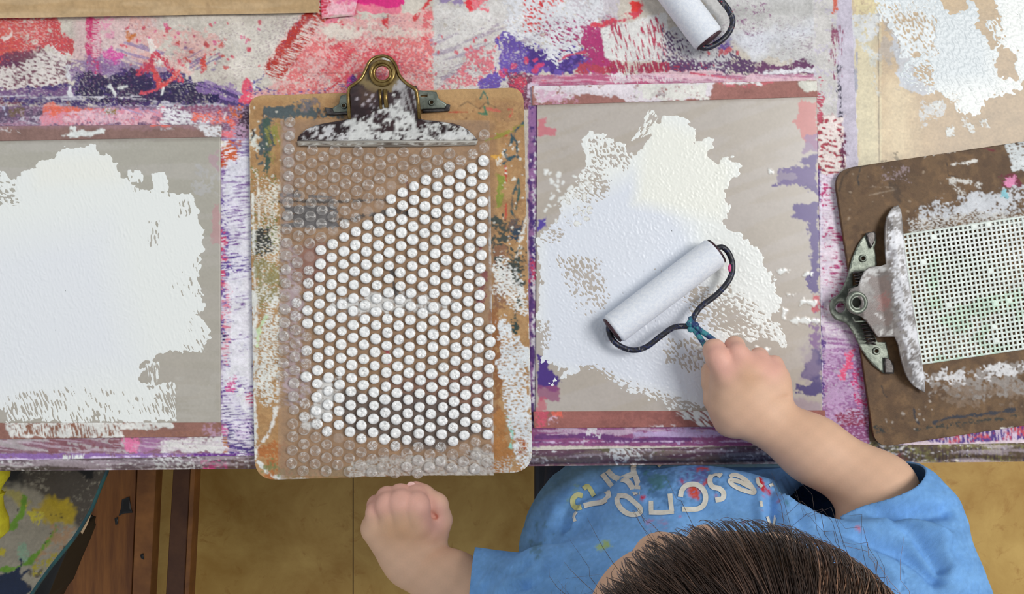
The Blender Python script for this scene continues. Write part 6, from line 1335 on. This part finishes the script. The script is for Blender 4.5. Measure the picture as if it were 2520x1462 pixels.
# --- printed lettering, laid on the cloth
M_PRINT = solid_mat('white_print', (232, 230, 220), .7, 0, (214, 210, 196), 120); M_PRINTY = solid_mat('yellowed_print', (218, 216, 160), .7, 0, (206, 206, 130), 120)
def cast(px, py):
    t = W(px, py, 0.0); o_ = Vector((0, 0, H)); d = (t - o_).normalized()
    h = bvh.ray_cast(o_, d)
    return (h[0], h[1]) if h[0] is not None else (None, None)
def letter(name, strokes, wd=11, mat=None):
    wd *= 1.15
    bm = bmesh.new()
    for st in strokes:
        P = [np.array((1380 + p[0] * .238, 1120 + p[1] * .238)) for p in st]
        P = [np.array(p) for p in spline(P, 7)] if len(P) > 2 else [P[0] + (P[1] - P[0]) * t for t in np.linspace(0, 1, 10)]
        prev = None
        for i, p in enumerate(P):
            t = P[min(i + 1, len(P) - 1)] - P[max(i - 1, 0)]; t = t / (np.linalg.norm(t) + 1e-9); n = np.array([-t[1], t[0]])
            row = []
            for s in (-.5, -.25, 0, .25, .5):
                q = p + n * s * wd; c, nn = cast(q[0], q[1])
                if c is None: row = None; break
                if nn.z < 0: nn = -nn
                row.append(c + nn * .0006)
            if row is None or (prev and max((a - b).length for a, b in zip(row, prev[1])) > .02): 
                    if prev is None: continue
                    break
            vs = [bm.verts.new(c) for c in row]
            if prev:
                for k in range(4): bm.faces.new((prev[0][k], prev[0][k + 1], vs[k + 1], vs[k]))
            prev = (vs, row)
    if len(bm.faces): bm_obj(name, bm, mat or M_PRINT, tshirt)
    else: bm.free()
letter('printed_letter', [[(225, 425), (170, 418), (128, 460), (128, 520), (165, 552), (215, 540)]], 11, M_PRINTY)
letter('printed_letter', [[(235, 355), (270, 330), (295, 345), (345, 430)]], 10, M_PRINTY)
letter('printed_letter', [[(432, 200), (532, 330)]], 11)
letter('printed_letter', [[(485, 165), (560, 235), (680, 270), (740, 340), (785, 410)], [(752, 105), (755, 180), (795, 290), (790, 415)], [(635, 250), (750, 200)]], 12)
letter('printed_letter', [[(1010, 88), (1050, 128), (1130, 138), (1210, 118), (1265, 85)]], 11)
letter('printed_letter', [[(465, 375), (495, 400), (485, 450), (420, 495), (330, 508), (240, 530)]], 11)
letter('printed_letter', [[(600, 425), (680, 432), (760, 490), (825, 560), (810, 612), (720, 620), (640, 575), (590, 500), (590, 440), (610, 425)]], 11)
letter('printed_letter', [[(935, 480), (936, 590)], [(915, 600), (1050, 603), (1170, 590)], [(1130, 405), (1150, 590)]], 10)
letter('printed_letter', [[(1238, 440), (1255, 370), (1310, 318), (1400, 312), (1470, 360), (1500, 440), (1480, 520), (1420, 562), (1340, 568), (1255, 565)]], 11)
letter('printed_letter', [[(1660, 225), (1615, 196), (1560, 215), (1542, 280), (1570, 335), (1640, 355), (1682, 400), (1672, 455), (1600, 472)]], 11)
letter('printed_letter', [[(1745, 232), (1800, 212), (1890, 250), (1965, 320), (2005, 395), (1900, 375), (1790, 325), (1748, 270), (1840, 280), (1920, 320), (1975, 345)]], 9)
letter('printed_letter', [[(2030, 240), (2045, 300), (2080, 335)]], 7); letter('printed_letter', [[(2165, 300), (2210, 370), (2290, 450), (2345, 490), (2375, 460), (2350, 400)]], 9)
letter('printed_letter', [[(2130, 640), (2150, 700), (2180, 780)]], 6); letter('printed_letter', [[(2225, 630), (2212, 700), (2200, 780)]], 5); letter('printed_letter', [[(2065, 480), (2080, 540)]], 5); letter('printed_letter', [[(165, 590), (138, 640), (150, 690)]], 6); letter('printed_letter', [[(1765, 135), (1815, 172)]], 6)
# cuff hems and collar
def loop_on(c, ax, r, name, thick, mat, sx=1.0): pass
M_UND = solid_mat('purple_undershirt', (60, 52, 130), .8, 0, (44, 40, 104), 60)
bm = bmesh.new(); nk = W(1712, 1415, .112)
tube(bm, [Vector((nc[0] + .008 + .041 * math.cos(t), nk.y + .0275 * math.sin(t), .106 - .006 * math.sin(t))) for t in np.linspace(0, 6.283, 40, endpoint=False)], .004, 10, closed=True)
bm_obj('undershirt_collar', bm, M_UND, child)
# --- trousers
tr = Field((-0.02, -0.40, -0.56), (0.40, 0.12, -0.10), 0.004)
hx = tc0[0] + .005
tr.add([prim_ell((hx, -.255, -.20), (.118, .085, .075)), prim_cone((hx - .06, -.23, -.21), (hx - .072, .02, -.215), .052, .045), prim_cone((hx + .07, -.23, -.21), (hx + .10, .02, -.215), .058, .05),
        prim_cone((hx - .072, .02, -.215), (hx - .075, .03, -.46), .044, .036), prim_cone((hx + .10, .02, -.215), (hx + .095, .03, -.46), .048, .038)], k_in=.03, k=0)
TV, TF = tr.mesh(); del tr
TN = vnormals(TV, TF)
if (TN * (TV - TV.mean(0))).sum() < 0: TF = TF[:, ::-1]
M_NAVY = solid_mat('dark_navy_cloth', (34, 42, 62), .9, 0, (26, 32, 50), 50, .4)
link('trousers', np_mesh('trousers', relax(TV, TF, 2), TF), M_NAVY, child)
for s_ in (-.075, .095):
    bm = bmesh.new(); bmesh.ops.create_uvsphere(bm, u_segments=24, v_segments=14, radius=1, matrix=Matrix.Translation((hx + s_, .055, FLOOR_Z + .032)) @ Matrix.Diagonal((.034, .075, .030, 1)))
    for v in bm.verts: v.co.z = max(v.co.z, FLOOR_Z + .001)
    bm_obj('shoe', bm, M_BLK, child)
# --- chair
chair = empty('child_chair', (hx, -.28, FLOOR_Z)); tag(chair, 'small dark navy chair the child sits on, mostly hidden under the blue shirt', 'chair')
M_CH = solid_mat('navy_plastic', (30, 36, 52), .5, 0, (24, 28, 42), 20)
bm = bmesh.new(); box(bm, (hx - .122, -.42, -.300), (hx + .150, -.115, -.284), .006); bm_obj('seat', bm, M_CH, chair)
bm = bmesh.new(); box(bm, (hx - .15, -.445, -.16), (hx + .15, -.43, .0), .006); bm_obj('backrest', bm, M_CH, chair)
for a in (-.12, .14):
    bm = bmesh.new(); tube(bm, [(hx + a * .9, -.437, -.02), (hx + a * .9, -.432, -.30), (hx + a, -.44, FLOOR_Z)], .009, 12); bm_obj('leg', bm, M_STEEL2, chair)
    bm = bmesh.new(); tube(bm, [(hx + a * .9, -.14, -.3005), (hx + a, -.10, FLOOR_Z)], .009, 12); bm_obj('leg', bm, M_STEEL2, chair)

# --- hair
def hair():
    rg = np.random.default_rng(3)
    crown = np.array([.02, -.45, .89]); crown /= np.linalg.norm(crown)
    e1 = np.cross(crown, [0, 0, 1.0]); e1 /= np.linalg.norm(e1); e2 = np.cross(crown, e1)
    R = np.array([.0855, .0875, .0865])
    V, F, C = [], [], []
    n = 0
    N = 14000
    for s in range(N):
        fly = rg.random() < .018
        phi = rg.uniform(0, 2 * np.pi); t0 = abs(rg.normal(0, .35)) if rg.random() < .40 else rg.uniform(.2, 1.5)
        dirn0 = e1 * np.cos(phi) + e2 * np.sin(phi)
        frontal = max(dirn0[1], 0)
        sidel = dirn0[0]
        L = rg.uniform(.9, 1.9)
        lim_ = 2.15 if dirn0[1] < .2 else (2.2 + .18 * rg.normal() if sidel > -.25 else 1.86 + .12 * rg.normal())
        end = min(t0 + L, lim_)
        if fly: end += .35
        if end - t0 < .15: continue
        K = 13; tt = np.linspace(t0, end, K); sw = rg.normal(0, .06) + .9 * np.tanh((phi - 4.71) * 2.5) * max(dirn0[1] + .2, 0)
        lift = .0022 * rg.random() + (.0 if not fly else 0); wv = rg.uniform(0, 6.28)
        P = np.zeros((K, 3))
        for i, t in enumerate(tt):
            ph = phi + sw * (t - t0) + .008 * np.sin(t * 6 + wv)
            d = crown * np.cos(t) + (e1 * np.cos(ph) + e2 * np.sin(ph)) * np.sin(t)
            rr = R + .002 + lift + (rg.uniform(.012, .030) * ((i / K) ** 2) if fly else .0006 * np.sin(t * 4 + wv))
            P[i] = HC + d * rr
            if fly and i > K * .5: P[i, 2] -= .02 * (i / K - .5)
        wdt = rg.uniform(.00022, .00042) if not fly else .00016
        q = rg.random()
        base = lin((56, 42, 36)) if q < .5 else (lin((80, 60, 50)) if q < .85 else lin((112, 86, 72)))
        if sidel > .15 and rg.random() < .30 + .45 * np.sin(phi * 34): base = lin((158, 120, 96))  # gloss on the right side put into lighter strand colour
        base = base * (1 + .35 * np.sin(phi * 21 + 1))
        T = np.gradient(P, axis=0); T /= np.linalg.norm(T, axis=1, keepdims=True)
        O = P - HC; O /= np.linalg.norm(O, axis=1, keepdims=True); B = np.cross(T, O); B /= np.linalg.norm(B, axis=1, keepdims=True)
        tp = (wdt * np.sqrt(np.clip(1 - (np.arange(K) / (K - .6)) ** 3, .05, 1)))[:, None]
        V += [P + B * tp, P + O * tp * 1.2, P - B * tp]; C += [np.tile(base, (3 * K, 1))]
        i = np.arange(K - 1)
        for a, b in ((0, 1), (1, 2), (2, 0)): F.append(np.stack([n + a * K + i, n + a * K + i + 1, n + b * K + i + 1, n + b * K + i], -1))
        n += 3 * K
    return np.concatenate(V), np.concatenate(F), np.concatenate(C)
# under-cap of hair hugging the skull
u, v = np.meshgrid(np.linspace(0, 2 * np.pi, 121), np.linspace(0, 1, 60))
crown = np.array([.02, -.45, .89]); crown /= np.linalg.norm(crown); e1 = np.cross(crown, [0, 0, 1.0]); e1 /= np.linalg.norm(e1); e2 = np.cross(crown, e1)
lim = np.where((np.outer(np.cos(u.ravel()), e1) + np.outer(np.sin(u.ravel()), e2))[:, 1].reshape(u.shape) > .2, 1.80, 2.15)
th_ = v * lim; d = crown[None, None] * np.cos(th_)[..., None] + (e1 * np.cos(u)[..., None] + e2 * np.sin(u)[..., None]) * np.sin(th_)[..., None]
rr = (np.array([.0855, .0875, .0865]) + .0012 * (1 - v[..., None] ** 6) + .0008 * np.sin(u[..., None] * 60 + 3 * np.sin(th_[..., None] * 4)) - .004 * (v[..., None] ** 8))
CV = (HC + d * rr).reshape(-1, 3)
cc_ = lin((48, 35, 30)) * (1 + .35 * np.sin(u * 60 + 3 * np.sin(th_ * 4)) + .25 * np.sin(u * 23 + th_ * 3))[..., None]
M_HAIR = paint_mat('hair', .34, .3, .0, 900, .1, .6)
capF = grid_faces(60, 121)
hair_o = link('hair', np_mesh('hair', CV, capF, np.clip(cc_.reshape(-1, 3), 0, 1), np.zeros(len(CV))), M_HAIR, child)
HV, HF, HCc = hair()
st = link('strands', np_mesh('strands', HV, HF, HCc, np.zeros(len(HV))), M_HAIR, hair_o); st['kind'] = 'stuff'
# ============================================================ LIGHT, CAMERA
sc = bpy.context.scene
cam = bpy.data.cameras.new('camera'); co = bpy.data.objects.new('camera', cam); COL.objects.link(co)
co.location = (0, 0, H); cam.sensor_width = 36; cam.lens = 36 * (H / S) / 2520; cam.clip_start = 0.01
sc.camera = co
w = bpy.data.worlds.new('world'); sc.world = w; w.use_nodes = True
bg = w.node_tree.nodes['Background']; bg.inputs['Color'].default_value = (0.90, 0.95, 1.0, 1); bg.inputs['Strength'].default_value = 0.45
def area_light(name, loc, target, size, power, col):
    l = bpy.data.lights.new(name, 'AREA'); l.energy = power; l.size = size; l.color = col
    o = bpy.data.objects.new(name, l); COL.objects.link(o); o.location = loc
    o.rotation_euler = (Vector(target) - Vector(loc)).to_track_quat('-Z', 'Y').to_euler()
area_light('key_light', (2.1, 0.6, 3.1), (0, -0.1, 0), 1.4, 92, (1.0, 0.985, 0.96))
area_light('window_light', (-1.3, 0.5, 1.6), (0, 0, 0), 1.2, 5, (0.9, 0.95, 1.0))
sc.view_settings.view_transform = 'Standard'; sc.view_settings.look = 'None'
sc.view_settings.exposure = -0.10
sc.cycles.use_denoising = True
try: sc.cycles.denoiser = 'OPENIMAGEDENOISE'
except Exception: pass
sc.cycles.max_bounces = 6; sc.cycles.transparent_max_bounces = 12; sc.cycles.caustics_reflective = False; sc.cycles.caustics_refractive = False
